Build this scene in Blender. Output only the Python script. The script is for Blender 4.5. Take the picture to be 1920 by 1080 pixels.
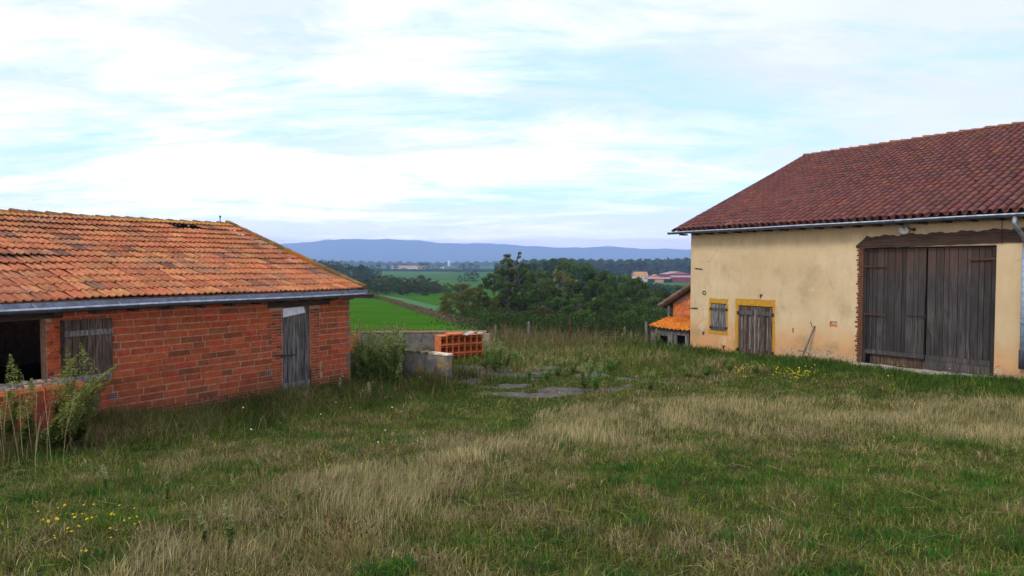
import bpy, math, random
import numpy as np
from mathutils import Vector, Matrix
for o in list(bpy.data.objects): bpy.data.objects.remove(o)
SC = bpy.context.scene; COL = SC.collection
R = math.radians
rnd = random.Random(7); rng = np.random.default_rng(11)

# ------------------------------------------------------------------ camera
cam = bpy.data.cameras.new('camera'); camo = bpy.data.objects.new('camera', cam); COL.objects.link(camo)
camo.location = (0, 0, 3.0); camo.rotation_euler = (R(90) - math.atan(42/1222), 0, 0)
cam.sensor_width = 36; cam.lens = 36*1222/1920; cam.clip_start = .05; cam.clip_end = 60000
SC.camera = camo
SC.cycles.volume_bounces = 3
SC.render.resolution_x = 1024; SC.render.resolution_y = 576

# ------------------------------------------------------------------ sky
HAZE = 2.3e-4
SUN_EL, SUN_AZ = 42, 238            # azimuth clockwise from +Y: behind the camera, to the left
w = bpy.data.worlds.new("World"); SC.world = w; w.use_nodes = True
nt = w.node_tree; nt.nodes.clear()
def N(t, kind, **k):
    n = t.nodes.new(kind)
    for a, v in k.items(): setattr(n, a, v)
    return n
out = N(nt, 'ShaderNodeOutputWorld'); bg = N(nt, 'ShaderNodeBackground'); bg.inputs[1].default_value = .1
sky = N(nt, 'ShaderNodeTexSky', sky_type='NISHITA', sun_disc=False)
sky.sun_elevation = R(SUN_EL); sky.sun_rotation = R(SUN_AZ); sky.air_density = 1.0; sky.dust_density = 1.5
tc = N(nt, 'ShaderNodeTexCoord'); sep = N(nt, 'ShaderNodeSeparateXYZ'); nt.links.new(tc.outputs['Generated'], sep.inputs[0])
def wm(op, a, b=None, c=None, clamp=False):
    n = N(nt, 'ShaderNodeMath', operation=op, use_clamp=clamp)
    for i, v in enumerate((a, b, c)):
        if v is None: continue
        if isinstance(v, (int, float)): n.inputs[i].default_value = v
        else: nt.links.new(v, n.inputs[i])
    return n.outputs[0]
zz = wm('ADD', wm('MAXIMUM', sep.outputs[2], 0.0), .16)
cx = wm('DIVIDE', sep.outputs[0], zz); cy = wm('DIVIDE', sep.outputs[1], zz)
cmb = N(nt, 'ShaderNodeCombineXYZ'); nt.links.new(cx, cmb.inputs[0]); nt.links.new(cy, cmb.inputs[1])
def wnoise(scale, detail, rough, sc=(1, 1, 1), loc=(0, 0, 0), dist=0.):
    mp = N(nt, 'ShaderNodeMapping'); mp.inputs['Scale'].default_value = sc; mp.inputs['Location'].default_value = loc
    mp.inputs['Rotation'].default_value = (0, 0, R(-12))
    nt.links.new(cmb.outputs[0], mp.inputs[0])
    n = N(nt, 'ShaderNodeTexNoise'); n.inputs['Scale'].default_value = scale; n.inputs['Detail'].default_value = detail
    n.inputs['Roughness'].default_value = rough; n.inputs['Distortion'].default_value = dist
    nt.links.new(mp.outputs[0], n.inputs[0]); return n.outputs[0]
def wramp(v, stops):
    r = N(nt, 'ShaderNodeValToRGB'); e = r.color_ramp.elements
    while len(e) < len(stops): e.new(.5)
    for k, (p, c) in enumerate(stops): e[k].position = p; e[k].color = (*c, 1)
    nt.links.new(v, r.inputs[0]); return r.outputs[0]
def wmix(f, a, b, bt='MIX'):
    n = N(nt, 'ShaderNodeMix', data_type='RGBA', blend_type=bt)
    for i, v in ((0, f), (6, a), (7, b)):
        if isinstance(v, (int, float)): n.inputs[i].default_value = v
        elif isinstance(v, tuple): n.inputs[i].default_value = (*v, 1)
        else: nt.links.new(v, n.inputs[i])
    return n.outputs[2]
big = wnoise(.62, 5, .55, (.8, 1.3, 1), (2.3, .9, 0), .6)
fine = wnoise(2.6, 10, .66, (.55, 1.5, 1), (5.1, .3, 0), .5)
cov = wm('ADD', wm('MULTIPLY', big, .52), wm('MULTIPLY', fine, .48))
# thin cyan openings low over the hills in the middle of the view, thicker cloud elsewhere
gx = wm('SUBTRACT', cx, -.45); gy = wm('SUBTRACT', cy, 2.6)
gap = wm('POWER', 2.718, wm('MULTIPLY', wm('ADD', wm('MULTIPLY', wm('MULTIPLY', gx, gx), .55), wm('MULTIPLY', wm('MULTIPLY', gy, gy), 1.6)), -1.0))
cov = wm('SUBTRACT', cov, wm('MULTIPLY', gap, .085))
cloud = wramp(cov, [(.36, (0, 0, 0)), (.51, (1, 1, 1))])
bluesky = wmix(.85, sky.outputs[0], (5.0, 7.5, 9.0))
shade = wnoise(1.3, 6, .6, (.7, 1.2, 1), (9.0, 4.0, 0), .3)
ccol = wramp(shade, [(.42, (.62, .68, .82)), (.56, (1, 1, 1))])
rightw = wm('MULTIPLY', wm('SUBTRACT', sep.outputs[0], -.05), 1.9, clamp=True)   # greyer lilac veil towards the right
ccol = wmix(wm('MULTIPLY', rightw, .85), ccol, (.57, .62, .80))
ccol = wmix(1.0, ccol, (11.0, 10.9, 10.7), 'MULTIPLY')
mixed = wmix(cloud, bluesky, ccol)
low = wramp(sep.outputs[2], [(0.0, (1, 1, 1)), (.11, (0, 0, 0))])
mixed = wmix(wm('MULTIPLY', low, .9), mixed, (5.6, 4.2, 3.4))
# brighter band of sky light low down, where it crosses the most air
el = wm('MAXIMUM', sep.outputs[2], .02)
pth = wm('MINIMUM', wm('DIVIDE', 470.0, el), 11000.0)
glow = wm('POWER', 2.718, wm('MULTIPLY', pth, HAZE*.82))
gc = N(nt, 'ShaderNodeCombineXYZ')
for i_ in range(3): nt.links.new(glow, gc.inputs[i_])
mixed = wmix(1.0, mixed, gc.outputs[0], 'MULTIPLY')
nt.links.new(mixed, bg.inputs[0]); nt.links.new(bg.outputs[0], out.inputs[0])

sl = bpy.data.lights.new('sun', 'SUN'); so = bpy.data.objects.new('sun', sl); COL.objects.link(so)
sl.energy = 1.5; sl.angle = R(14); sl.color = (1, .95, .86)
sd = Vector((math.sin(R(SUN_AZ))*math.cos(R(SUN_EL)), math.cos(R(SUN_AZ))*math.cos(R(SUN_EL)), math.sin(R(SUN_EL))))
so.rotation_euler = sd.to_track_quat('Z', 'Y').to_euler()
SC.view_settings.view_transform = 'Standard'; SC.view_settings.look = 'None'; SC.view_settings.exposure = .15; SC.view_settings.gamma = 1

# ------------------------------------------------------------------ helpers
ONES = 'first second third fourth fifth sixth seventh eighth ninth tenth eleventh twelfth thirteenth fourteenth fifteenth sixteenth seventeenth eighteenth nineteenth'.split()
def ordw(n): return ONES[n-1] if n < 20 else (['twentieth', 'thirtieth', 'fortieth'][n//10-2] if n % 10 == 0 else ['twenty', 'thirty', 'forty'][n//10-2]+'-'+ONES[n % 10-1])
def relabel(items, fmt):      # items: (px, object, word)
    for k, (px, o, wd) in enumerate(sorted(items, key=lambda v: v[0])): o['label'] = fmt.format(w=wd, n=ordw(k+1))
def tag(o, label=None, cat=None, group=None, kind=None):
    if label: o['label'] = label
    if cat: o['category'] = cat
    if group: o['group'] = group
    if kind: o['kind'] = kind
    return o
def empty(name, loc=(0, 0, 0), rz=0, label=None, cat=None, group=None):
    o = bpy.data.objects.new(name, None); COL.objects.link(o); o.location = loc; o.rotation_euler = (0, 0, rz)
    o.empty_display_size = .2
    return tag(o, label, cat, group)
def copy_tree(o, parent=None):
    c = o.copy(); COL.objects.link(c); c.parent = parent
    for ch in [x for x in bpy.data.objects if x.parent == o]: copy_tree(ch, c)
    return c
def raw(name, V, F4, F3, C, m, parent=None, smooth=False):
    """mesh from numpy arrays: V(n,3), F4(k,4), F3(k,3), C(n,3) colours"""
    me = bpy.data.meshes.new(name)
    V = np.asarray(V, np.float32); n4 = 0 if F4 is None else len(F4); n3 = 0 if F3 is None else len(F3)
    me.vertices.add(len(V)); me.vertices.foreach_set('co', V.ravel())
    li = []
    if n4: li.append(np.asarray(F4, np.int32).ravel())
    if n3: li.append(np.asarray(F3, np.int32).ravel())
    li = np.concatenate(li); me.loops.add(len(li)); me.loops.foreach_set('vertex_index', li)
    me.polygons.add(n4+n3)
    st = np.concatenate([np.arange(n4)*4, n4*4+np.arange(n3)*3]).astype(np.int32)
    me.polygons.foreach_set('loop_start', st)
    me.polygons.foreach_set('use_smooth', np.full(n4+n3, smooth, bool))
    me.update(calc_edges=True)
    ca = me.color_attributes.new('Col', 'FLOAT_COLOR', 'POINT')
    cc = np.ones((len(V), 4), np.float32)
    if C is not None: cc[:, :3] = C
    ca.data.foreach_set('color', cc.ravel())
    me.materials.append(m)
    o = bpy.data.objects.new(name, me); COL.objects.link(o); o.parent = parent
    return o
class MB:
    def __init__(s): s.v = []; s.f = []; s.c = []
    def add(s, vs, fs, col=(1, 1, 1)):
        b = len(s.v); s.v += [tuple(v) for v in vs]; s.f += [tuple(i+b for i in f) for f in fs]; s.c += [col]*len(vs)
    def box(s, x0, x1, y0, y1, z0, z1, col=(1, 1, 1), M=None, jit=0):
        vs = [Vector((x, y, z)) for z in (z0, z1) for y in (y0, y1) for x in (x0, x1)]
        if jit: vs = [v+Vector((rnd.uniform(-jit, jit), rnd.uniform(-jit, jit)*.4, rnd.uniform(-jit, jit))) for v in vs]
        if M: vs = [M @ v for v in vs]
        s.add(vs, [(0, 2, 3, 1), (4, 5, 7, 6), (0, 1, 5, 4), (2, 6, 7, 3), (0, 4, 6, 2), (1, 3, 7, 5)], col)
    def bar(s, a, b, wx, wz, col=(1, 1, 1), up=(0, 0, 1)):
        a = Vector(a); b = Vector(b); d = b-a; L = d.length; d.normalize(); u = Vector(up)
        sx = d.cross(u)
        if sx.length < 1e-4: sx = Vector((1, 0, 0))
        sx.normalize(); u = sx.cross(d)
        M = Matrix((( d.x, sx.x, u.x, a.x), (d.y, sx.y, u.y, a.y), (d.z, sx.z, u.z, a.z), (0, 0, 0, 1)))
        s.box(0, L, -wx/2, wx/2, -wz/2, wz/2, col, M)
    def tube(s, pts, rad, n=8, col=(1, 1, 1), cap=True):
        pts = [Vector(p) for p in pts]
        if not hasattr(rad, '__len__'): rad = [rad]*len(pts)
        b = len(s.v); vs = []; fs = []
        for i, p in enumerate(pts):
            d = (pts[min(i+1, len(pts)-1)]-pts[max(i-1, 0)]).normalized()
            a = d.cross(Vector((0, 0, 1)) if abs(d.z) < .95 else Vector((1, 0, 0))).normalized(); c = d.cross(a)
            for k in range(n):
                t = 2*math.pi*k/n; vs.append(p+(a*math.cos(t)+c*math.sin(t))*rad[i])
        for i in range(len(pts)-1):
            for k in range(n): fs.append((i*n+k, i*n+(k+1) % n, (i+1)*n+(k+1) % n, (i+1)*n+k))
        if cap: fs.append(tuple(range(n))[::-1]); fs.append(tuple((len(pts)-1)*n+k for k in range(n)))
        s.add(vs, fs, col)
    def lathe(s, prof, M=None, n=16, col=(1, 1, 1)):   # prof: (r, z)
        vs = []; fs = []
        for r, z in prof:
            for k in range(n):
                v = Vector((r*math.cos(2*math.pi*k/n), r*math.sin(2*math.pi*k/n), z)); vs.append(M @ v if M else v)
        for i in range(len(prof)-1):
            for k in range(n): fs.append((i*n+k, i*n+(k+1) % n, (i+1)*n+(k+1) % n, (i+1)*n+k))
        s.add(vs, fs, col)
    def build(s, name, m, parent=None, smooth=False, bevel=0):
        me = bpy.data.meshes.new(name); me.from_pydata(s.v, [], s.f); me.update()
        ca = me.color_attributes.new('Col', 'FLOAT_COLOR', 'POINT')
        cc = np.ones((len(s.v), 4), np.float32); cc[:, :3] = np.array(s.c, np.float32)
        ca.data.foreach_set('color', cc.ravel())
        if smooth: me.polygons.foreach_set('use_smooth', [True]*len(me.polygons))
        me.materials.append(m)
        o = bpy.data.objects.new(name, me); COL.objects.link(o); o.parent = parent
        if bevel:
            b = o.modifiers.new('bevel', 'BEVEL'); b.width = bevel; b.segments = 1; b.limit_method = 'ANGLE'
        return o
def wall_cells(mb, x0, x1, y0, y1, z0, z1, holes, col=(1, 1, 1)):
    xs = sorted({x0, x1, *[h[0] for h in holes], *[h[1] for h in holes]}); zs = sorted({z0, z1, *[h[2] for h in holes], *[h[3] for h in holes]})
    xs = [x for x in xs if x0 <= x <= x1]; zs = [z for z in zs if z0 <= z <= z1]
    for a, b in zip(xs, xs[1:]):
        for c, d in zip(zs, zs[1:]):
            mx, mz = (a+b)/2, (c+d)/2
            if any(h[0] < mx < h[1] and h[2] < mz < h[3] for h in holes): continue
            mb.box(a, b, y0, y1, c, d, col)
# ---- materials
class T:
    def __init__(s, name):
        s.m = bpy.data.materials.new(name); s.m.use_nodes = True; s.t = s.m.node_tree; s.t.nodes.clear()
        s.o = N(s.t, 'ShaderNodeOutputMaterial'); s.b = N(s.t, 'ShaderNodeBsdfPrincipled'); s.t.links.new(s.b.outputs[0], s.o.inputs[0])
        s.tc = N(s.t, 'ShaderNodeTexCoord'); s.b.inputs['Specular IOR Level'].default_value = .3
    def put(s, sock, v):
        if isinstance(v, (int, float)): sock.default_value = v
        elif isinstance(v, tuple): sock.default_value = (*v, 1) if len(v) == 3 and sock.type == 'RGBA' else v
        else: s.t.links.new(v, sock)
    def noise(s, scale, detail=6, rough=.6, st=(1, 1, 1), dist=0, src=None, loc=(0, 0, 0)):
        mp = N(s.t, 'ShaderNodeMapping'); mp.inputs['Scale'].default_value = st; mp.inputs['Location'].default_value = loc
        s.t.links.new(src or s.tc.outputs['Object'], mp.inputs[0])
        n = N(s.t, 'ShaderNodeTexNoise'); n.inputs['Scale'].default_value = scale; n.inputs['Detail'].default_value = detail
        n.inputs['Roughness'].default_value = rough; n.inputs['Distortion'].default_value = dist
        s.t.links.new(mp.outputs[0], n.inputs[0]); return n.outputs[0]
    def voro(s, scale, st=(1, 1, 1), feature='F1', out=0):
        mp = N(s.t, 'ShaderNodeMapping'); mp.inputs['Scale'].default_value = st
        s.t.links.new(s.tc.outputs['Object'], mp.inputs[0])
        n = N(s.t, 'ShaderNodeTexVoronoi', feature=feature); n.inputs['Scale'].default_value = scale
        s.t.links.new(mp.outputs[0], n.inputs[0]); return n.outputs[out]
    def math(s, op, a, b=None, clamp=False):
        n = N(s.t, 'ShaderNodeMath', operation=op, use_clamp=clamp); s.put(n.inputs[0], a)
        if b is not None: s.put(n.inputs[1], b)
        return n.outputs[0]
    def step(s, v, lo, hi):
        n = N(s.t, 'ShaderNodeMapRange', interpolation_type='SMOOTHSTEP'); s.put(n.inputs[0], v); n.inputs[1].default_value = lo; n.inputs[2].default_value = hi
        return n.outputs[0]
    def mix(s, f, a, b, bt='MIX'):
        n = N(s.t, 'ShaderNodeMix', data_type='RGBA', blend_type=bt); s.put(n.inputs[0], f); s.put(n.inputs[6], a); s.put(n.inputs[7], b); return n.outputs[2]
    def xyz(s):
        n = N(s.t, 'ShaderNodeSeparateXYZ'); s.t.links.new(s.tc.outputs['Object'], n.inputs[0]); return n.outputs
    def attr(s): n = N(s.t, 'ShaderNodeAttribute'); n.attribute_name = 'Col'; return n.outputs['Color']
    def objrand(s): return N(s.t, 'ShaderNodeObjectInfo').outputs['Random']
    def bump(s, h, strength=.5, dist=.01):
        n = N(s.t, 'ShaderNodeBump'); n.inputs['Strength'].default_value = strength; n.inputs['Distance'].default_value = dist
        s.t.links.new(h, n.inputs['Height']); s.t.links.new(n.outputs[0], s.b.inputs['Normal'])
    def done(s, col, rough=.85, mul=True, metal=0):
        if mul: col = s.mix(1., col, s.attr(), 'MULTIPLY')
        s.put(s.b.inputs['Base Color'], col); s.put(s.b.inputs['Roughness'], rough); s.b.inputs['Metallic'].default_value = metal
        return s.m
def simple(name, c1, c2, scale=6, st=(1, 1, 1), rough=.85, bump=.4, bd=.01, lo=.35, hi=.65, metal=0, detail=8):
    t = T(name); n = t.noise(scale, detail, .65, st); t.bump(n, bump, bd)
    return t.done(t.mix(t.step(n, lo, hi), c1, c2), rough, True, metal)
def leafmat(name, rough=.65, trans=.3, var=0.0):
    t = T(name); c = t.attr()
    if var:
        hv = N(t.t, 'ShaderNodeHueSaturation'); t.put(hv.inputs['Color'], c)
        t.put(hv.inputs['Value'], t.math('ADD', t.math('MULTIPLY', t.objrand(), var*2), 1-var))
        t.put(hv.inputs['Hue'], t.math('ADD', t.math('MULTIPLY', t.objrand(), .045), .47)); c = hv.outputs[0]
    t.put(t.b.inputs['Base Color'], c); t.b.inputs['Roughness'].default_value = rough; t.b.inputs['Specular IOR Level'].default_value = .06
    tr = N(t.t, 'ShaderNodeBsdfTranslucent'); t.put(tr.inputs[0], c); mx = N(t.t, 'ShaderNodeMixShader'); mx.inputs[0].default_value = trans
    t.t.links.new(t.b.outputs[0], mx.inputs[1]); t.t.links.new(tr.outputs[0], mx.inputs[2]); t.t.links.new(mx.outputs[0], t.o.inputs[0])
    return t.m
MT = {}
MT['wood_grey'] = simple('weathered_wood', (.040, .036, .035), (.17, .155, .148), 5, (6, 6, .5), .8, .6, .006)
MT['wood_brown'] = simple('brown_wood', (.026, .016, .012), (.125, .085, .058), 5, (6, 6, .5), .8, .6, .006)
def bigwood():
    t = T('door_planks'); a = t.noise(4, 8, .75, (9, 9, .35)); b = t.noise(1.3, 6, .6, (1.2, 1, .8)); z = t.xyz()[2]
    c = t.mix(t.step(a, .32, .70), (.010, .008, .007), (.082, .072, .068)); c = t.mix(t.math('MULTIPLY', t.step(b, .42, .62), .65), c, (.026, .022, .022))
    c = t.mix(t.math('MULTIPLY', t.step(t.math('ADD', z, t.math('MULTIPLY', t.noise(2.5, 5, .6, (3, 1, .4)), 1.2)), 3.1, 3.8), .7), c, (.060, .032, .022))
    t.bump(a, .7, .006); return t.done(c, .85)
MT['wood_big'] = bigwood()
MT['wood_dark'] = simple('dark_wood', (.020, .013, .010), (.055, .033, .023), 4, (.5, 5, 6), .8, .5, .01)
MT['beam'] = simple('old_beam', (.028, .014, .010), (.075, .038, .024), 4, (.35, 5, 7), .8, .7, .012)
MT['mortar'] = simple('mortar', (.25, .135, .085), (.38, .245, .16), 14, rough=.95)
MT['brick'] = simple('brick', (.24, .040, .014), (.47, .095, .030), 7, rough=.9, bump=.25, bd=.004, lo=.25, hi=.75)
def brickmat():
    t = T('shed_brick'); n = t.noise(7, 8, .65); z = t.xyz()[2]; g = t.noise(2.2, 8, .7, loc=(3, 0, 5)); f = t.noise(45, 4, .6)
    c = t.mix(t.step(n, .25, .75), (.24, .045, .016), (.44, .095, .032)); c = t.mix(1., c, t.attr(), 'MULTIPLY')
    c = t.mix(t.math('MULTIPLY', t.step(f, .55, .75), .3), c, (.42, .26, .17))
    c = t.mix(t.math('MULTIPLY', t.step(g, .52, .72), .45), c, (.11, .045, .03))
    foot = t.math('SUBTRACT', 1, t.step(t.math('ADD', z, t.math('MULTIPLY', g, -.9)), -.35, .25))
    c = t.mix(t.math('MULTIPLY', foot, .6), c, (.10, .06, .035)); t.bump(n, .35, .006); return t.done(c, .95, False)
MT['brick'] = brickmat()
MT['block'] = simple('hollow_clay', (.50, .12, .035), (.72, .21, .06), 9, rough=.85, bump=.2, bd=.003)
MT['zinc'] = simple('zinc', (.15, .17, .20), (.26, .29, .34), 9, (1, 1, 1), .42, .1, .003, metal=.35)
MT['blackiron'] = simple('iron', (.010, .009, .008), (.035, .024, .018), 30, rough=.7)
MT['rust'] = simple('rust', (.045, .018, .012), (.11, .045, .028), 30, rough=.85)
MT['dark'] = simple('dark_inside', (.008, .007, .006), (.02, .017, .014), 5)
MT['white'] = simple('painted_sheet', (.50, .52, .58), (.66, .68, .74), 12, rough=.6)
MT['pipeblue'] = simple('painted_pipe', (.20, .27, .36), (.30, .38, .48), 8, rough=.5)
MT['pale_stone'] = simple('pale_stone', (.28, .23, .18), (.50, .44, .36), 14, rough=.95)
MT['ochre'] = simple('ochre_paint', (.38, .18, .012), (.50, .265, .025), 9, rough=.8, bump=.2, bd=.004)
MT['lamp'] = simple('enamel', (.45, .44, .42), (.72, .70, .68), 10, rough=.35)
MT['bark'] = simple('bark', (.05, .04, .03), (.13, .11, .09), 8, (4, 4, 1), .9, .8, .02)
MT['leaf'] = leafmat('foliage', .6, .3, .38)
MT['weed'] = leafmat('weed_leaves', .65, .3, .12)
MT['grass'] = leafmat('grass_blades', .6, .35)
MT['flower'] = leafmat('petals', .6, .3)
def roofmat(name, a, b, c, lichen, lich_hi, z_ridge, z_fall):
    t = T(name); n = t.noise(5, 8, .7); n2 = t.noise(38, 4, .6); n3 = t.noise(1.1, 5, .6)
    col = t.mix(t.step(n, .38, .62), a, b); col = t.mix(t.math('MULTIPLY', t.step(n3, .5, .68), .6), col, c)
    col = t.mix(t.step(n2, .66, .74), col, (.42, .38, .33))
    col = t.mix(1., col, t.attr(), 'MULTIPLY')
    z = t.xyz()[2]; m = t.math('ADD', t.step(z, z_ridge-z_fall, z_ridge), t.math('MULTIPLY', t.noise(2.2, 8, .7, loc=(3, 1, 0)), 1.))
    col = t.mix(t.math('MULTIPLY', t.step(m, lich_hi, lich_hi+.25), .75), col, lichen)
    t.bump(n2, .3, .004)
    return t.done(col, .85, False)
MT['roof_shed'] = roofmat('orange_tiles', (.34, .100, .042), (.46, .165, .066), (.17, .095, .072), (.38, .19, .025), .95, 1.95, .45)
MT['roof_barn'] = roofmat('dark_red_tiles', (.120, .036, .026), (.165, .055, .040), (.100, .048, .044), (.20, .085, .025), 1.1, 3.85, .45)
MT['ridge'] = simple('ridge_tiles', (.26, .10, .022), (.16, .13, .05), 6, rough=.9)
def stucco():
    t = T('lime_render'); x, y, z = t.xyz()
    big = t.noise(.55, 6, .6); mid = t.noise(3, 8, .7, (1, 1, .45)); fn = t.noise(60, 4, .6); pe = t.noise(2.4, 10, .72, dist=.4)
    col = t.mix(t.step(big, .35, .65), (.52, .375, .215), (.60, .455, .275))
    col = t.mix(t.math('MULTIPLY', t.step(mid, .45, .70), .5), col, (.44, .33, .20))
    col = t.mix(t.math('MULTIPLY', t.step(fn, .45, .7), .18), col, (.42, .31, .17))
    # green-grey algae near the left foot, orange earth splash along the foot
    hgt = t.math('ADD', z, t.math('MULTIPLY', pe, -1.1))
    col = t.mix(t.math('MULTIPLY', t.math('SUBTRACT', 1, t.step(hgt, -.35, .85)), .75), col, (.60, .27, .095))
    green = t.math('MULTIPLY', t.math('SUBTRACT', 1, t.step(hgt, -.1, .35)), t.step(t.noise(1.1, 6, .6, loc=(7, 3, 1)), .5, .66))
    col = t.mix(t.math('MULTIPLY', green, .5), col, (.24, .22, .12))
    flake = t.math('MULTIPLY', t.math('SUBTRACT', 1, t.step(t.math('ADD', z, t.math('MULTIPLY', pe, -1.7)), -.60, -.52)), t.step(x, 3.3, 4.2))
    st = t.mix(t.step(t.voro(9, (1, 1, 1.8), 'DISTANCE_TO_EDGE'), .02, .12), (.30, .18, .10), (.54, .36, .22))
    col = t.mix(flake, col, st)
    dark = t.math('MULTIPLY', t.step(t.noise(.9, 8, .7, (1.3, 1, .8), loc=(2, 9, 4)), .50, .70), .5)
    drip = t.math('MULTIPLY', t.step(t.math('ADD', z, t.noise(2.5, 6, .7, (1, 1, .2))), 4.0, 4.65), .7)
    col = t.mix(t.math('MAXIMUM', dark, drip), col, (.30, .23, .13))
    ed = t.voro(.9, (1, 1, 1.3), 'DISTANCE_TO_EDGE'); ed2 = t.math('ADD', ed, t.math('MULTIPLY', t.math('SUBTRACT', t.noise(5, 6, .7), .5), .12))
    crack = t.math('MULTIPLY', t.math('SUBTRACT', 1, t.step(t.math('ABSOLUTE', ed2), .0, .010)), t.step(t.noise(.8, 4, .6, loc=(1, 5, 2)), .5, .6))
    col = t.mix(t.math('MULTIPLY', crack, .6), col, (.25, .17, .09))
    patch = t.step(t.noise(1.0, 9, .7, loc=(11, 2, 8)), .60, .63); col = t.mix(t.math('MULTIPLY', patch, .35), col, (.66, .53, .36))
    h = t.math('ADD', t.math('MULTIPLY', fn, .4), t.math('SUBTRACT', t.math('MULTIPLY', big, 3), t.math('MULTIPLY', flake, .8)))
    t.bump(h, .45, .02); return t.done(col, .92)
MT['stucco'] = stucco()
def concrete(name, a, b, lich):
    t = T(name); n = t.noise(3.5, 9, .7); f = t.noise(30, 5, .6); l = t.noise(2.6, 8, .62, loc=(4, 2, 6)); k = t.noise(9, 8, .7, (1, 1, .35))
    col = t.mix(t.step(n, .35, .65), a, b); col = t.mix(t.math('MULTIPLY', t.step(f, .5, .7), .35), col, (.07, .065, .06))
    col = t.mix(t.math('MULTIPLY', t.step(k, .5, .62), .45), col, (.06, .055, .05))
    col = t.mix(t.math('MULTIPLY', t.step(l, .58, .64), lich), col, (.36, .20, .025)); t.bump(t.math('ADD', f, n), .6, .012)
    return t.done(col, .92)
MT['conc_wall'] = concrete('old_concrete', (.11, .10, .095), (.25, .225, .20), .9)
MT['conc_slab'] = concrete('yard_concrete', (.055, .046, .040), (.135, .115, .10), .05)
def groundmat():
    t = T('meadow_soil'); n = t.noise(.35, 8, .65); m = t.noise(6, 8, .7); f = t.noise(.011, 5, .5)
    near = t.mix(t.step(m, .35, .65), (.030, .024, .012), (.075, .070, .024))
    near = t.mix(t.math('MULTIPLY', t.step(n, .45, .62), .5), near, (.12, .09, .045))
    x, y, z = t.xyz()
    fld = t.mix(t.step(t.noise(.35, 6, .6, (.25, 1.6, 1)), .35, .65), (.030, .095, .006), (.056, .138, .012))
    fld = t.mix(t.math('MULTIPLY', t.step(t.noise(1.6, 8, .75, (.2, 1.2, 1)), .45, .65), .6), fld, (.055, .155, .018))
    far = t.mix(t.step(f, .45, .6), (.055, .12, .02), (.075, .15, .035))
    vc = N(t.t, 'ShaderNodeSeparateColor'); t.t.links.new(t.voro(.0042, (1, .7, 1), 'F1', 1), vc.inputs[0])
    far = t.mix(t.step(vc.outputs[0], .45, .55), far, (.045, .125, .016)); far = t.mix(t.math('MULTIPLY', t.step(vc.outputs[1], .72, .74), .8), far, (.16, .17, .07))
    far = t.mix(t.math('MULTIPLY', t.math('SUBTRACT', 1, t.step(t.voro(.0042, (1, .7, 1), 'DISTANCE_TO_EDGE'), .004, .012)), .85), far, (.03, .05, .02))
    c = t.mix(t.step(y, 300, 420), fld, far); wild = t.math('MULTIPLY', t.step(t.math('ADD', x, t.math('MULTIPLY', y, .26)), 9.0, 13.0), t.math('SUBTRACT', 1, t.step(y, 105, 130)))
    c = t.mix(wild, c, (.035, .045, .015)); c = t.mix(t.step(y, 27, 31), near, c)
    t.bump(m, .5, .03); t.b.inputs['Specular IOR Level'].default_value = .0; return t.done(c, 1., False)
MT['ground'] = groundmat()
MT['mountain'] = simple('far_woods', (.020, .035, .018), (.05, .075, .032), .002, rough=1, bump=0)

# ------------------------------------------------------------------ terrain
def ss(a, b, v): t = np.clip((v-a)/(b-a), 0, 1); return t*t*(3-2*t)
def xh(y): return -3.7-(y-44)*.26
def hz(x, y):
    x = np.asarray(x, float); y = np.asarray(y, float)
    z = 1.35*(1-ss(-2, 15, y)) + .1*(1-ss(12, 20, y))*ss(6, 12, x) - .18*ss(18, 25, y)
    far = np.interp(y, [28, 100, 300, 500, 900, 1200, 1500, 2200, 3000, 6000, 30000], [0, -2.3, -8.9, -9.8, -9.8, -6.5, -5, 1, 5, 8, 8])
    z = z+far - .12*ss(27, 29, y)
    z = z - 8.*ss(0, 24, x-xh(y)+2)*ss(28, 55, y)*(1-ss(110, 230, y))
    z = z + .05*np.sin(x*.9+1)*np.cos(y*.7)*(1-ss(30, 60, y))+.03*np.sin(x*2.3)*np.sin(y*1.9+2)*(1-ss(30, 60, y))
    return z
def H(x, y): return float(hz(x, y))
def at(px, Y, y_=None): return ((px-960)/1222*Y, Y)
L = math.asinh(16000/8); us = np.linspace(-L, L, 341); xs_ = 8*np.sinh(us)
Ly = math.asinh(22000/8); vs_ = np.linspace(-math.asinh(60/8), Ly, 360); ys_ = 8*np.sinh(vs_)+9
gx_, gy_ = np.meshgrid(xs_, ys_); gv = np.stack([gx_.ravel(), gy_.ravel(), hz(gx_, gy_).ravel()], 1)
nx = len(xs_); ii = np.arange(len(ys_)-1)[:, None]*nx+np.arange(nx-1)[None, :]; ii = ii.ravel()
tag(raw('ground', gv, np.stack([ii, ii+1, ii+nx+1, ii+nx], 1), None, None, MT['ground'], smooth=True), kind='structure')
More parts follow.
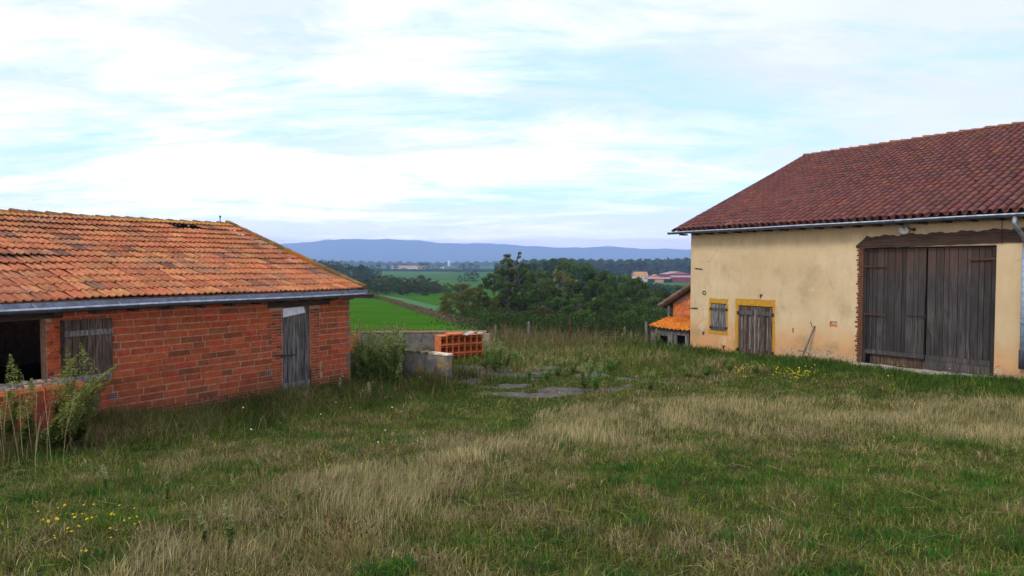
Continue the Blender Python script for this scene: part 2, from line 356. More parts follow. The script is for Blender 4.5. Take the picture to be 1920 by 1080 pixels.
# mountains
prof = [(-900, 470), (0, 466), (300, 462), (510, 458), (560, 455), (640, 449), (700, 448), (790, 451), (830, 456), (870, 457), (930, 456), (980, 461), (1000, 462), (1050, 464), (1100, 464), (1150, 462), (1200, 466), (1290, 468), (1500, 462), (1900, 466), (2800, 470)]
Ym = 9000; mu = np.linspace(-900, 2800, 700); mt = np.interp(mu, [p[0] for p in prof], [p[1] for p in prof])
mt = mt+.5*np.sin(mu*.11)+.35*np.sin(mu*.23+1)+.25*np.sin(mu*.61)
mh = (498-mt)/1222*Ym+3
rows = [(-.30, 0.0), (-.22, .12), (-.15, .36), (-.09, .55), (-.04, .82), (0, 1), (.06, .85), (.15, .5), (.3, 0)]
mv = []
for k, (dy, hf) in enumerate(rows):
    yy = Ym*(1+dy)+120*np.sin(mu*.05+k); hh = mh*hf*(1+(.12*np.sin(mu*.04+k*1.7)+.06*np.sin(mu*.13+k) if 0 < hf < 1 else 0))
    mv.append(np.stack([(mu-960)/1222*Ym, yy, hh-(20 if hf == 0 else 0)], 1))
mv = np.concatenate(mv); nm = len(mu); ii = (np.arange(len(rows)-1)[:, None]*nm+np.arange(nm-1)[None, :]).ravel()
tag(raw('mountains', mv, np.stack([ii, ii+1, ii+nm+1, ii+nm], 1), None, None, MT['mountain'], smooth=True), kind='structure')
# field strips: pale crop strip beyond the hedge
def strip(name, pts, m, dz=.06, nseg=14, wseg=4):
    a, b, c, d = [np.array(p, float) for p in pts]; V = []
    for i in range(nseg+1):
        for j in range(wseg+1):
            p = (a*(1-j/wseg)+b*j/wseg)*(1-i/nseg)+(d*(1-j/wseg)+c*j/wseg)*i/nseg; V.append((p[0], p[1], H(p[0], p[1])+dz))
    ii = (np.arange(nseg)[:, None]*(wseg+1)+np.arange(wseg)[None, :]).ravel()
    return tag(raw(name, V, np.stack([ii, ii+1, ii+wseg+2, ii+wseg+1], 1), None, None, m, smooth=True), kind='structure')
strip('pasture', [(-44, 150), (2, 96), (16, 140), (-46, 200)], simple('pasture_grass', (.036, .115, .016), (.052, .145, .024), .4, (.3, 1.5, 1), bump=0), .35)

# ------------------------------------------------------------------ tile roofs
def tiles(name, u0, nc, pitch, nr, expo, y0, z0, ang, prof, thick, step, m, parent, warp, colf, skip=(), tlen=1.25, flip=1, flat=None):
    """u along eave, v up the slope; prof = [(du,dw)]"""
    V = []; F = []; C = []; ca, sa = math.cos(ang), math.sin(ang)
    def P(u, v, w):
        return (u, (y0+v*ca-w*sa), z0+v*sa+w*ca)
    for r in range(nr):
        for c in range(nc):
            if (c, r) in skip: continue
            du, dv, dr = rnd.gauss(0, .006), rnd.gauss(0, .014), rnd.gauss(0, .03)
            col = colf(c, r); b = len(V); K = len(prof); vl = r*expo+dv; vu = vl+expo*tlen
            if r == nr-1: vu = vl+expo
            w0 = warp(u0+c*pitch, vl)
            for (vv, ww, sc) in ((vl, step-thick+w0, 1.), (vl, step+w0, 1.), (vu, w0+.0, .9 if flat is None else 1.)):
                for (a, h) in prof:
                    V.append(P(u0+(c+.5)*pitch+a*sc+du+dr*(vv-vl)*.2, vv, ww+h)); C.append(col)
            for row in (0, 1):
                for k in range(K-1):
                    i = b+row*K+k; F.append((i, i+1, i+K+1, i+K))
    return V, F, C
def fin(name, V, F, C, m, parent, smooth=False):
    return raw(name, V, F, None, C, m, parent, smooth)

# ================================================================== BRICK SHED (left)
aS = math.atan2(math.cos(R(34.9)), math.sin(R(34.9)))
shed = empty('brick_shed', (-3.99, 16.0, 0), aS, 'long low brick shed with weathered orange interlocking tile roof and zinc gutter', 'shed')
Xl = -11.2; DP = 11.1
mb = MB(); OP = (-9.3, -6.45, -.2, 2.12); DR = (-1.93, -1.19, -.2, 2.07)
wall_cells(mb, Xl, 0, .0, .24, -.6, 2.42, [OP, DR])
mb.box(Xl, Xl+.24, .24, DP, -.6, 2.42); mb.box(-.24, 0, .24, DP, -.6, 2.42); mb.box(Xl, 0, DP, DP+.24, -.6, 2.42)
for xg in (Xl, -.24):
    mb.add([(xg, 0, 2.42), (xg+.24, 0, 2.42), (xg, DP+.24, 2.42), (xg+.24, DP+.24, 2.42), (xg, 5.6, 4.1), (xg+.24, 5.6, 4.1)], [(0, 2, 4), (1, 5, 3), (0, 4, 5, 1), (2, 3, 5, 4)])
mb.build('wall', MT['mortar'], shed)
bk = MB()
def bcol():
    v = rnd.uniform(.72, 1.12); return (v, v*rnd.uniform(.78, 1.12), v*rnd.uniform(.8, 1.1)) if rnd.random() > .12 else (v*.62, v*.8, v*.85)
row = .127; nrow = 19
def inhole(a, b, z0, z1):
    for (p, q, r_, s_) in (OP, (-2.20, -.92, -.3, 2.07)):
        if b > p+.01 and a < q-.01 and z1 > r_ and z0 < s_-.02: return True
    return False
def hollow_end(x0, x1, z0, z1, y=-.002):
    hb = MB()
    hb.box(x0, x1, y-.001, y+.02, z0, z1, (.05, .05, .05))
    n = 3; t = .010
    for i in range(n+1):
        xx = x0+(x1-x0-t)*i/n; hb.box(xx, xx+t, y-.014, y-.001, z0, z1, (.75, .85, 1.1))
        zz_ = z0+(z1-z0-t)*i/n; hb.box(x0, x1, y-.012, y-.0015, zz_, zz_+t, (.75, .85, 1.1))
    hb.build('hollow_brick_end', MT['mortar'], shed)
for k in range(nrow):
    z0 = 2.40-(k+1)*row; z1 = z0+row-.019; x = -.006
    wob = lambda x: .010*math.sin(x*1.3+k*.6)
    if k % 2 == 0 and k < 15:
        hollow_end(-.13, -.012, z0, z1); x = -.145
    else: x = -.01 - rnd.uniform(0, .02)
    first = True
    while x > Xl+.1:
        Lb = rnd.choice([.42, .42, .42, .42, .40, .22, .30]) if not (first and k % 2) else rnd.uniform(.25, .42)
        first = False; a, b = x-Lb, x
        if inhole(a, b, z0, z1):
            # trim against the opening
            for (p, q) in ((-9.3, -6.45), (-2.20, -.92)):
                if b > q+.06 and a < q: 
                    bk.box(q+.005, b, -.004, .03, z0+wob(b), z1+wob(b), bcol(), jit=.003)
                if a < p-.06 and b > p:
                    bk.box(a, p-.005, -.004, .03, z0+wob(a), z1+wob(a), bcol(), jit=.003)
            x = a-.02; continue
        if k >= 16:   # rough foot courses
            zc = z0
            while zc < z1-.02:
                aa = a
                while aa < b-.03:
                    l = rnd.uniform(.10, .2); bk.box(aa, min(aa+l, b), -.004-rnd.uniform(0, .012), .03, zc, zc+.05, [c*.8 for c in bcol()], jit=.006); aa += l+.015
                zc += .063
        elif k > 0 and rnd.random() < .03: hollow_end(b-.14, b, z0+wob(b), z1+wob(b)); bk.box(a, b-.15, -.004, .03, z0+wob(a), z1+wob(a), bcol(), jit=.003)
        else: bk.box(a, b, -.004-rnd.uniform(0, .004), .03, z0+wob(b), z1+wob(b), bcol(), jit=.003)
        x = a-rnd.uniform(.016, .026)
def small_bricks(x0, x1, z0, z1, seed=0):
    z = z0; k = 0
    while z < z1-.05:
        x = x0 + (0 if k % 2 else 0); w1 = [.20, .10] if k % 2 else [.10, .20]
        i = 0
        while x < x1-.02:
            l = min(w1[i % 2]+rnd.uniform(-.02, .02), x1-x); bk.box(x, x+l-.010, -.004-rnd.uniform(0, .005), .03, z, z+.052, bcol() if rnd.random() > .12 else (.3, .5, .7), jit=.004); x += l; i += 1
        z += .064; k += 1
small_bricks(-2.20, -1.94, -.1, 2.06); small_bricks(-1.18, -.92, -.1, 2.06); small_bricks(-6.44, -6.25, -.1, 2.1)
bk.build('brickwork', MT['brick'], shed)
# lintels and reveals
mb = MB(); mb.box(-2.30, -.62, -.012, .2, 2.075, 2.20); mb.build('lintel', MT['wood_dark'], shed)
mb = MB(); mb.box(-9.6, -6.2, -.014, .2, 2.125, 2.30); mb.build('lintel', MT['wood_dark'], shed)
def planks(mb, x0, x1, z0, z1, y, th, n, var=.25, gap=.006, zjit=.0, w_j=.3):
    ws = [rnd.uniform(1-w_j, 1+w_j) for _ in range(n)]; s = sum(ws); x = x0
    for k in range(n):
        wd = (x1-x0)*ws[k]/s; v = rnd.uniform(1-var, 1+var); c = (v, v*rnd.uniform(.95, 1.03), v*rnd.uniform(.92, 1.06)); dy = rnd.uniform(0, .006)
        mb.box(x+gap/2, x+wd-gap/2, y+dy, y+dy+th, z0+rnd.uniform(0, zjit), z1-rnd.uniform(0, zjit), c); x += wd
mb = MB(); planks(mb, -1.915, -1.205, .33, 2.06, .02, .03, 6, zjit=.01); mb.box(-1.915, -1.205, .055, .07, -.2, 2.06, (.15, .15, .15))
d = mb.build('door', MT['wood_grey'], shed, bevel=.003); d['label'] = 'narrow grey plank door with patched foot boards'
mb = MB(); mb.box(-1.92, -1.2, -.006, .018, .20, .37, (1.5, 1.55, 1.65), jit=.006); mb.box(-1.89, -1.24, .0, .02, .06, .195, (1.3, 1.35, 1.4), jit=.006); mb.build('foot_board', MT['wood_grey'], d)
mb = MB(); mb.add([(-1.915, -.004, 2.05), (-1.36, -.006, 2.065), (-1.33, -.02, 1.925), (-1.36, -.012, 1.92), (-1.915, -.010, 1.85)], [(0, 4, 3, 2, 1)]); o = mb.build('metal_sheet', MT['white'], d); o.modifiers.new('s', 'SOLIDIFY').thickness = .003
mb = MB(); mb.bar((-1.98, -.01, 1.0), (-1.62, -.008, .985), .012, .028); mb.tube([(-1.97, -.01, .97), (-1.97, -.01, 1.03)], .02, 8); mb.build('hinge', MT['blackiron'], d)
mb = MB(); mb.bar((-1.19, -.004, .2), (-1.19, -.004, .6), .01, .03, up=(0, 1, 0)); mb.build('hinge', MT['blackiron'], d)
# plank shutter door folded back against the wall
mb = MB(); planks(mb, -6.22, -5.46, 1.10, 2.085, -.075, .025, 6, .25, .008, .01)
sdoor = mb.build('shutter', MT['wood_brown'], shed, bevel=.003); sdoor['label'] = 'brown plank stable door with two grey ledges'
mb = MB(); mb.box(-6.215, -5.46, -.105, -.078, 1.80, 1.90, (1.3, 1.3, 1.3), jit=.006); mb.build('ledge', MT['wood_grey'], sdoor); mb = MB(); mb.box(-6.21, -5.50, -.108, -.078, 1.02, 1.115, (1.45, 1.45, 1.5), jit=.01); mb.build('ledge', MT['wood_grey'], sdoor)
mb = MB(); planks(mb, -6.12, -5.72, .20, 1.015, -.06, .025, 3, .2, .006, .02); mb.build('lower_boards', MT['wood_grey'], sdoor)
mb = MB(); mb.box(-6.245, -6.225, -.06, .0, 1.0, 2.09); mb.build('jamb', MT['wood_dark'], sdoor)
# roof
SA = math.atan2(1.82, 5.88); SL = math.hypot(1.82, 5.88); NR = 14; EX = SL/NR
PI = .245; NC = 47; U0 = .22-NC*PI
bumps = [(rnd.uniform(-11, 0), rnd.uniform(0, 6), rnd.uniform(.5, 1.3), rnd.uniform(-.04, .03)) for _ in range(26)]
def warpS(u, v): return -.035*math.sin(math.pi*v/SL)*1.4+.012*math.sin(u*.9+v*.4)+sum(a*math.exp(-((u-p)**2/(s*s)+(v-q)**2/(s*s*.5))) for p, q, s, a in bumps)
profS = [(-.1225, .0), (-.105, .026), (-.085, .030), (-.065, .012), (-.035, .004), (-.005, .006), (.015, .026), (.035, .030), (.055, .012), (.09, .004), (.1225, .004)]
def colS(c, r):
    v = rnd.uniform(.74, 1.18); g = rnd.uniform(.85, 1.15)
    if rnd.random() < .05: return (v*.5, v*.62, v*.8)
    k = rnd.random()
    return (v, v*g*(1.12 if k < .3 else 1), v*g)
hole = {(NC-8, NR-2), (NC-6, NR-2), (NC-7, NR-2)}
V, F, C = tiles('t', U0, NC, PI, NR, EX, -.33, 2.42, SA, profS, .018, .045, None, None, warpS, colS, hole)
hipo = bpy.data.objects.new('_tmp', None)
rf = MB()
zt = 2.42-.14
rf.add([(Xl-.2, -.30, zt), (.15, -.30, zt), (.15, 5.55, zt+1.82), (Xl-.2, 5.55, zt+1.82), (Xl-.2, -.30, zt-.05), (.15, -.30, zt-.05), (.15, 5.55, zt+1.77), (Xl-.2, 5.55, zt+1.77)], [(0, 1, 2, 3), (7, 6, 5, 4), (0, 4, 5, 1), (1, 5, 6, 2), (0, 3, 7, 4)])
rf.add([(Xl-.2, 11.4, zt), (.15, 11.4, zt), (.15, 5.55, zt+1.82), (Xl-.2, 5.55, zt+1.82), (Xl-.2, 11.4, zt-.05), (.15, 11.4, zt-.05), (.15, 5.55, zt+1.77), (Xl-.2, 5.55, zt+1.77)], [(3, 2, 1, 0), (4, 5, 6, 7), (1, 5, 4, 0), (2, 6, 5, 1), (4, 7, 3, 0)])
rf.build('roof_boards', MT['wood_dark'], shed)
# put the tile mesh in its own frame so the lichen mask reads roof height
tl = raw('roof', [(a, b, c-2.42) for a, b, c in V], F, None, C, MT['roof_shed'], shed); tl.location = (0, 0, 2.42)
V2, F2, C2 = tiles('t', U0, NC, PI, NR, EX, -.33, 2.42, SA, profS, .018, .045, None, None, lambda u, v: 0, colS)
bk2 = raw('roof', [(a, 11.1-b, c-2.42) for a, b, c in V2], [f[::-1] for f in F2], None, C2, MT['roof_shed'], shed); bk2.location = (0, 0, 2.42)
bpy.data.objects.remove(hipo)
rc = MB()
x = .30; k = 0
while x > Xl-.2:
    vs = []; fs = []; h0, h1 = (.125, .10); K = 9; l = .36; dz = rnd.uniform(-.012, .012)+.03*math.sin(x*.7)*.6; rt = rnd.uniform(-.01, .01)
    for (xx, rr, dd) in ((x, h1, 0), (x-l-.04, h0, .02)):
        for i in range(K):
            t = math.pi*i/(K-1); vs.append((xx, 5.55-rr*1.25*math.cos(t), 4.205+dz+dd+rr*.95*math.sin(t)-.04))
    n0 = len(vs)
    for i in range(K):
        t = math.pi*i/(K-1); vs.append((x-l-.04, 5.55-.10*1.25*math.cos(t), 4.205+dz+.02+.085*math.sin(t)-.045))
    fs = [(i, i+1, K+i+1, K+i) for i in range(K-1)]+[(K+i, K+i+1, n0+i+1, n0+i) for i in range(K-1)]
    v = rnd.uniform(.7, 1.15); rc.add(vs, fs, (v, v*rnd.uniform(.8, 1.2), v)); x -= l; k += 1
rc.build('ridge', MT['ridge'], shed, smooth=False)
# verge: mortared edge tiles
vg = MB()
for r in range(NR*2):
    v0 = r*EX/2; yv = -.33+v0*math.cos(SA); zv = 2.42+v0*math.sin(SA); c = rnd.choice([(1, 1, .7), (.8, .75, .8), (1.2, .9, .4), (.6, .6, .6)])
    k_ = EX*.5+.01; vg.bar((.20, yv, zv+.02), (.20+rnd.uniform(-.01, .01), yv+k_*math.cos(SA), zv+.02+k_*math.sin(SA)), .12, .13+rnd.uniform(0, .03), c)
vg.build('verge', MT['ridge'], shed)
# gutter
def gutter(mb, x0, x1, y, z, r, sag=.0, seg=12, n=9):
    vs = []; fs = []
    for i in range(seg+1):
        x = x0+(x1-x0)*i/seg; zz_ = z+sag*math.sin(i*1.1)
        for k in range(n):
            t = math.pi+math.pi*k/(n-1); vs.append((x, y+r*math.cos(t), zz_+r*math.sin(t)))
    for i in range(seg):
        for k in range(n-1): fs.append((i*n+k, i*n+k+1, (i+1)*n+k+1, (i+1)*n+k))
    mb.add(vs, fs, (.45, .48, .52))  # shell darkened in its vertex colour to read as shaded
    for i in range(seg): mb.bar((x0+(x1-x0)*i/seg, y-r, z+sag*math.sin(i*1.1)), (x0+(x1-x0)*(i+1)/seg, y-r, z+sag*math.sin((i+1)*1.1)), .016, .022, (2.2, 2.2, 2.2))  # rim bars with a highlight painted in by a brighter vertex colour
mb = MB(); gutter(mb, Xl, .05, -.42, 2.325, .075, .006); g = mb.build('gutter', MT['zinc'], shed)
m_ = g.modifiers.new('s', 'SOLIDIFY'); m_.thickness = .003
mb = MB(); mb.box(Xl, .28, -.345, -.335, 2.30, 2.41, (.75, .78, .9)); mb.build('flashing', MT['zinc'], shed)
mb = MB(); mb.box(-.75, .34, -.49, -.36, 2.225, 2.30, jit=.006); mb.build('gutter_board', MT['wood_dark'], shed)
for k in range(9): mb = MB(); xx = -.5-k*1.25; mb.bar((xx, -.335, 2.40), (xx+.01, -.49, 2.33), .02, .006); mb.build('gutter_bracket', MT['zinc'], shed)
for k in range(18): mb = MB(); xx = -.2-k*.62; mb.box(xx-.04, xx+.04, -.33, .0, 2.19, 2.275); mb.build('rafter_end', MT['wood_dark'], shed)
mb = MB(); mb.tube([(-.02, 5.55, 4.25), (-.02, 5.55, 4.42)], .012, 6); mb.lathe([(.0, 4.47), (.03, 4.45), (.025, 4.41), (0, 4.39)], Matrix.Translation((-.02, 5.55, 0)), 8); mb.build('finial', MT['blackiron'], shed)
# inside: a few things so that the black opening has depth
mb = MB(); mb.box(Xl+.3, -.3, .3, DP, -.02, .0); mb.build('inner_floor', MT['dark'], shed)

# low brick pen wall in front of the shed opening
pen = empty('pen_wall', (-3.99, 16.0, 0), aS, 'low crumbling brick pen wall with orange block coping beside the dark shed opening', 'wall')
s0 = -.75
mb = MB(); mb.box(-9.3, -6.20, s0, s0+.2, -.4, 1.06); mb.box(-6.40, -6.20, s0+.2, -.03, -.4, 1.06); mb.build('wall_core', MT['mortar'], pen)
bk = MB()
for k in range(8):
    z1 = 1.05-k*.165; x = -6.19
    while x > -9.2:
        Lb = rnd.choice([.34, .4, .42, .25]); bk.box(x-Lb, x, s0-.012-rnd.uniform(0, .008), s0+.03, z1-.148, z1, [c*.85 for c in bcol()], jit=.006); x -= Lb+.016
    y = s0+.02
    while y < -.1: bk.box(-6.22, -6.188-rnd.uniform(0, .004), y, min(y+.3, -.04), z1-.148, z1, bcol(), jit=.004); y += .315
bk.build('brickwork', MT['brick'], pen)
mb = MB(); x = -6.21
while x > -9.2:
    l = rnd.uniform(.15, .19); mb.box(x-l+.01, x, s0-.03, s0+.085, 1.062, 1.13+rnd.uniform(-.008, .008), [rnd.uniform(.75, 1.05)]*3, jit=.008)
    if rnd.random() < .8: mb.box(x-l+.01, x, s0+.40, s0+.50, 1.062, 1.13+rnd.uniform(-.008, .008), [rnd.uniform(.75, 1.05)]*3, jit=.008)
    x -= l
mb.build('coping', MT['block'], pen, bevel=.006)
mb = MB(); mb.box(-9.2, -6.4, s0+.2, s0+.52, .8, 1.06); mb.build('inner_ledge', MT['mortar'], pen)
mb = MB()
for k in range(420):
    x = rnd.uniform(-9.2, -6.22); y = s0+(rnd.uniform(.06, .22) if rnd.random() < .5 else rnd.uniform(.50, .66)); s = rnd.uniform(.012, .035)
    if x > -6.45: y = rnd.uniform(s0+.05, -.04)
    mb.box(x-s, x+s, y-s, y+s, 1.06, 1.085+s*2.2, [rnd.uniform(.6, 1.2)]*3, jit=s*.5)
mb.build('loose_stones', MT['pale_stone'], pen)
mb = MB(); mb.box(-9.2, -6.22, s0+.50, s0+.66, .8, 1.07); mb.build('rear_ledge', MT['mortar'], pen)

# ================================================================== BARN (right)
aB = math.atan2(-math.cos(R(34.8)), math.sin(R(34.8)))
barn = empty('barn', (6.83, 24.9, 0), aB, 'large cream rendered barn with dark red tile roof and big double doors', 'barn')
XB = 15.0; DB = 16.9; ZT = 4.36
mb = MB(); BD = (6.36, 9.88, -.3, 3.53); WN = (.95, 1.64, .60, 1.615); SDR = (2.14, 3.50, -.4, 1.60); VT = (5.49, 5.73, 1.08, 1.255)
wall_cells(mb, 0, XB, 0, .5, -.8, ZT, [BD, WN, SDR, VT, (4.23, 4.275, .79, .95)])
mb.box(0, .45, .5, DB, -.8, ZT); mb.box(XB-.45, XB, .5, DB, -.8, ZT); mb.box(0, XB, DB, DB+.45, -.8, ZT)
for xg in (0, XB-.45): mb.add([(xg, 0, ZT), (xg+.45, 0, ZT), (xg, DB+.45, ZT), (xg+.45, DB+.45, ZT), (xg, 8.5, 7.85), (xg+.45, 8.5, 7.85)], [(0, 2, 4), (1, 5, 3), (0, 4, 5, 1), (2, 3, 5, 4)])
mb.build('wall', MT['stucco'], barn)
# painted ochre surrounds
def surround(outer, inner, y=-.004, bottom=True):
    mb = MB(); X0, X1, Z0, Z1 = outer; a, b, c, d = inner; n = 14
    def quadstrip(p, q):   # lists of outer and inner points
        vs = [(x, y, z) for x, z in p]+[(x, y, z) for x, z in q]; m = len(p); mb.add(vs, [(i, i+1, m+i+1, m+i) for i in range(m-1)])
    j = lambda: rnd.uniform(-.012, .012)
    P = []; Q = []
    for i in range(n+1): t = i/n; P.append((X0+j(), Z0+(Z1-Z0)*t)); Q.append((a, c+(d-c)*t))
    for i in range(1, n+1): t = i/n; P.append((X0+(X1-X0)*t, Z1+j())); Q.append((a+(b-a)*t, d))
    for i in range(1, n+1): t = i/n; P.append((X1+j(), Z1+(Z0-Z1)*t)); Q.append((b, d+(c-d)*t))
    if bottom:
        for i in range(1, n+1): t = i/n; P.append((X1+(X0-X1)*t, Z0+j())); Q.append((b+(a-b)*t, c))
    quadstrip(P, Q)
    return mb
surround((.86, 1.71, .47, 1.79), WN).build('window_surround', MT['ochre'], barn)
surround((2.02, 3.60, -.4, 1.83), SDR, bottom=False).build('door_surround', MT['ochre'], barn)
mb = MB(); mb.box(.95, 1.64, .06, .14, .585, .603); mb.build('window_sill', MT['ochre'], barn)
# shutters
for (x0, x1, n) in ((.965, 1.285, 2), (1.30, 1.628, 3)):
    mb = MB(); planks(mb, x0, x1, .615, 1.60, .02, .03, n, .4, .01, .015)
    s = mb.build('shutter', MT['wood_grey'], barn, bevel=.003)
    mb = MB(); mb.box(x0+.02, x1-.02, -.004, .018, 1.36, 1.45, (.7, .65, .62), jit=.004); mb.build('ledge', MT['wood_grey'], s); mb = MB(); mb.box(x0+.02, x1-.02, -.004, .018, .68, .77, (.6, .57, .55), jit=.004); mb.build('ledge', MT['wood_grey'], s)
    hx = x0-.06 if x0 < 1.2 else x1-.01
    for hz_ in (1.40, .73): m2 = MB(); m2.box(hx, hx+.07, -.02, -.006, hz_-.045, hz_+.045); m2.build('hinge', MT['blackiron'], s)
for i, (x0, x1, n) in enumerate(((2.15, 2.80, 4), (2.835, 3.49, 4))):
    mb = MB(); planks(mb, x0, x1, -.25, 1.585, .02, .035, n, .45, .008, .02)
    s = mb.build('door', MT['wood_brown'], barn, bevel=.003); s['label'] = ('left' if i == 0 else 'right')+' leaf of the small ochre framed plank door'
    mb = MB(); mb.box(x0+.02, x1-.03, -.008, .018, 1.28, 1.42, (.75, .7, .7), jit=.008)
    for k in range(2): xx = x0+.12+.32*k+rnd.uniform(0, .05); mb.box(xx, xx+.035, -.004, .018, .1, 1.2, (1.9, 2.0, 2.1), jit=.004)
    mb.build('ledge', MT['wood_grey'], s)
    hx = x0-.05 if i == 0 else x1-.02
    for hz_ in (1.33, .02): m2 = MB(); m2.box(hx, hx+.08, -.02, -.006, hz_-.06, hz_+.06); m2.build('hinge', MT['blackiron'], s)
mb = MB(); mb.box(2.80, 2.832, .0, .03, -.2, 1.52, (2.6, 2.7, 2.8)); mb.build('door_post', MT['wood_grey'], barn)
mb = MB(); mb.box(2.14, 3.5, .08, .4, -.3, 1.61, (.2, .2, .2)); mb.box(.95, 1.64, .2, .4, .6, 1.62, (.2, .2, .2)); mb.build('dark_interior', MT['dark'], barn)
# big doors
def big_leaf(x0, x1, n, z0, right):
    mb = MB(); planks(mb, x0, x1, z0, 3.50, .13, .04, n, .42, .010, .012, .4)
    mb.box(x0, x1, .18, .20, z0, 3.50, (.12, .12, .12))
    s = mb.build('door', MT['wood_big'], barn, bevel=.004); s['label'] = ('right' if right else 'left')+' leaf of the tall grey plank barn doors'
    mb = MB()
    if right:
        mb.box(x0, x1-.09, .085, .128, .36, .50, (1.6, 1.55, 1.5), jit=.006); mb.build('ledge', MT['wood_big'], s); mb = MB(); mb.box(x0, x1-.09, .07, .115, .10, .355, (1.7, 1.65, 1.6), jit=.006); mb.build('ledge', MT['wood_big'], s); mb = MB()
        mb.box(x1-.10, x1, .08, .125, .05, 3.42, (.7, .68, .68))
    else:
        mb.box(x0+.06, x1, .09, .128, .37, .49, (1.6, 1.55, 1.5), jit=.006); mb.build('ledge', MT['wood_big'], s); mb = MB()
        mb.box(x0-.005, x0+.055, .085, .125, .04, 3.45, (.75, .7, .7))
    mb.build('stile', MT['wood_big'], s)
    for hz_ in ((2.98, 1.55) if not right else (3.18,)):
        m2 = MB()
        if right: m2.bar((x1+.06, .07, hz_), (x1-.62, .07, hz_-.02), .02, .055)
        else: m2.bar((x0-.08, .07, hz_), (x0+.62, .07, hz_-.01), .02, .045)
        m2.build('hinge', MT['rust'], s)
    return s
la = big_leaf(6.50, 8.17, 11, .36, False); lb = big_leaf(8.21, 9.86, 10, .30, True)
mb = MB(); mb.bar((7.70, .118, 1.56), (8.16, .118, 1.56), .012, .022); mb.bar((8.155, .118, .5), (8.165, .118, 2.2), .014, .02, up=(0, 1, 0)); mb.build('wicket_gap', MT['dark'], la)
mb = MB(); mb.box(8.08, 8.20, .09, .125, 1.53, 1.61); mb.build('latch', MT['blackiron'], la)
mb = MB(); mb.bar((8.27, .10, 1.2), (8.33, .10, 1.05), .02, .02); mb.bar((8.33, .10, 1.05), (8.33, .10, .5), .015, .015, up=(0, 1, 0)); mb.build('bolt', MT['blackiron'], lb)
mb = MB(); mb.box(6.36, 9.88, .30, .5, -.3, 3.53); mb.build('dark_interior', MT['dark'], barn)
mb = MB(); mb.box(6.66, 8.20, .20, .24, .08, .345, (1.1, 1.0, .9), jit=.01); mb.build('threshold_board', MT['wood_brown'], barn)
# brick quoin on the left jamb of the big doors
mb = MB(); k = 0; z = -.1
while z < 3.5:
    wdt = (.10, .14)[k % 2]+rnd.uniform(-.045, .03); mb.box(6.42-wdt+.03, 6.455, -.012, .14, z, z+.055, (rnd.uniform(.3, .5), rnd.uniform(.45, .8), rnd.uniform(.6, 1.2)), jit=.006); z += .072; k += 1
mb.build('brick_jamb', MT['brick'], barn)
mb = MB(); mb.box(6.36, 6.47, .02, .15, -.2, 3.53, (.6, .55, .5)); mb.build('jamb_mortar', MT['mortar'], barn)
# lintel beam with an uneven top
n = 60; vs = []; fs = []
for i in range(n+1):
    t = i/n; x = 6.30+t*(10.78-6.30); zb = 3.515+.075*t+.006*math.sin(i*.9); ztp = 3.86+.09*t+.022*math.sin(i*.7)+.016*math.sin(i*1.9)
    if i < 4: ztp = 3.62+.06*i; 
    if i > n-3: ztp -= .05*(i-n+3)
    for (yy, zz_) in ((-.035, zb), (-.045, (zb+ztp)/2), (-.028, ztp), (.3, ztp), (.3, zb)): vs.append((x+(.02*math.sin(zz_*40) if i == 0 else 0), yy+.004*math.sin(i*1.3), zz_))
K = 5
for i in range(n):
    for k in range(K): fs.append((i*K+k, (i+1)*K+k, (i+1)*K+(k+1) % K, i*K+(k+1) % K))
fs += [tuple(range(K)), tuple(n*K+k for k in range(K))[::-1]]
mb = MB(); mb.add(vs, fs); mb.build('lintel_beam', MT['beam'], barn)
# small fittings
for (x, z, l, dz) in ((.22, 2.895, .33, -.03), (.03, 1.378, .31, .01)):
    mb = MB(); mb.bar((x, -.015, z), (x+l, -.02, z+dz), .03, .035); mb.build('wall_tie', MT['blackiron'], barn)
for (x, z) in ((.60, .43), (1.52, -.0), (3.02, 1.92)):
    mb = MB(); mb.box(x, x+.03, -.03, 0.01, z-.03, z+.09); mb.box(x, x+.09, -.035, -.01, z+.06, z+.09); mb.build('wall_hook', MT['blackiron'], barn)
mb = MB(); mb.lathe([(.085, .012), (.075, .02), (.045, .004), (.04, -.1), (0, -.1)], Matrix.Translation((.645, -.002, 1.985)) @ Matrix.Rotation(R(90), 4, 'X'), 14); mb.build('flue_hole', MT['rust'], barn)
mb = MB(); mb.box(5.50, 5.72, .05, .2, 1.08, 1.255); mb.build('vent', MT['block'], barn)
mb = MB(); mb.box(5.545, 5.70, .035, .05, 1.16, 1.225); mb.build('vent_plate', MT['pale_stone'], barn)
mb = MB(); mb.box(4.232, 4.273, .12, .2, .79, .95); mb.build('wall_slot', MT['dark'], barn)
mb = MB(); mb.bar((4.86, -.012, 1.2), (4.93, -.012, 1.02), .008, .02); mb.build('wire_hook', MT['blackiron'], barn)
# cable and lamp
mb = MB(); mb.tube([(10.0, -.06, 4.25), (10.0, -.055, 3.9), (10.01, -.055, 3.55)], .008, 6); mb.build('cable', MT['blackiron'], barn)
MM = Matrix.Translation((7.72, -.22, 4.03)) @ Matrix.Rotation(R(-70), 4, 'Z') @ Matrix.Rotation(R(-105), 4, 'Y') @ Matrix.Diagonal((1.15, 1.15, 1.15, 1))
mb = MB(); mb.lathe([(.03, -.14), (.04, -.05), (.07, 0), (.105, .05), (.12, .07), (.112, .068), (.06, .01), (.0, -.02)], MM, 18); l_ = mb.build('wall_lamp', MT['lamp'], barn, smooth=True)
mb = MB(); mb.tube([(7.90, .0, 4.02), (7.86, -.12, 4.03), (7.78, -.17, 4.05)], .02, 8); mb.box(7.86, 7.94, -.02, 0.0, 3.97, 4.06, (.5, .5, .5)); mb.build('lamp_bracket', MT['rust'], l_)
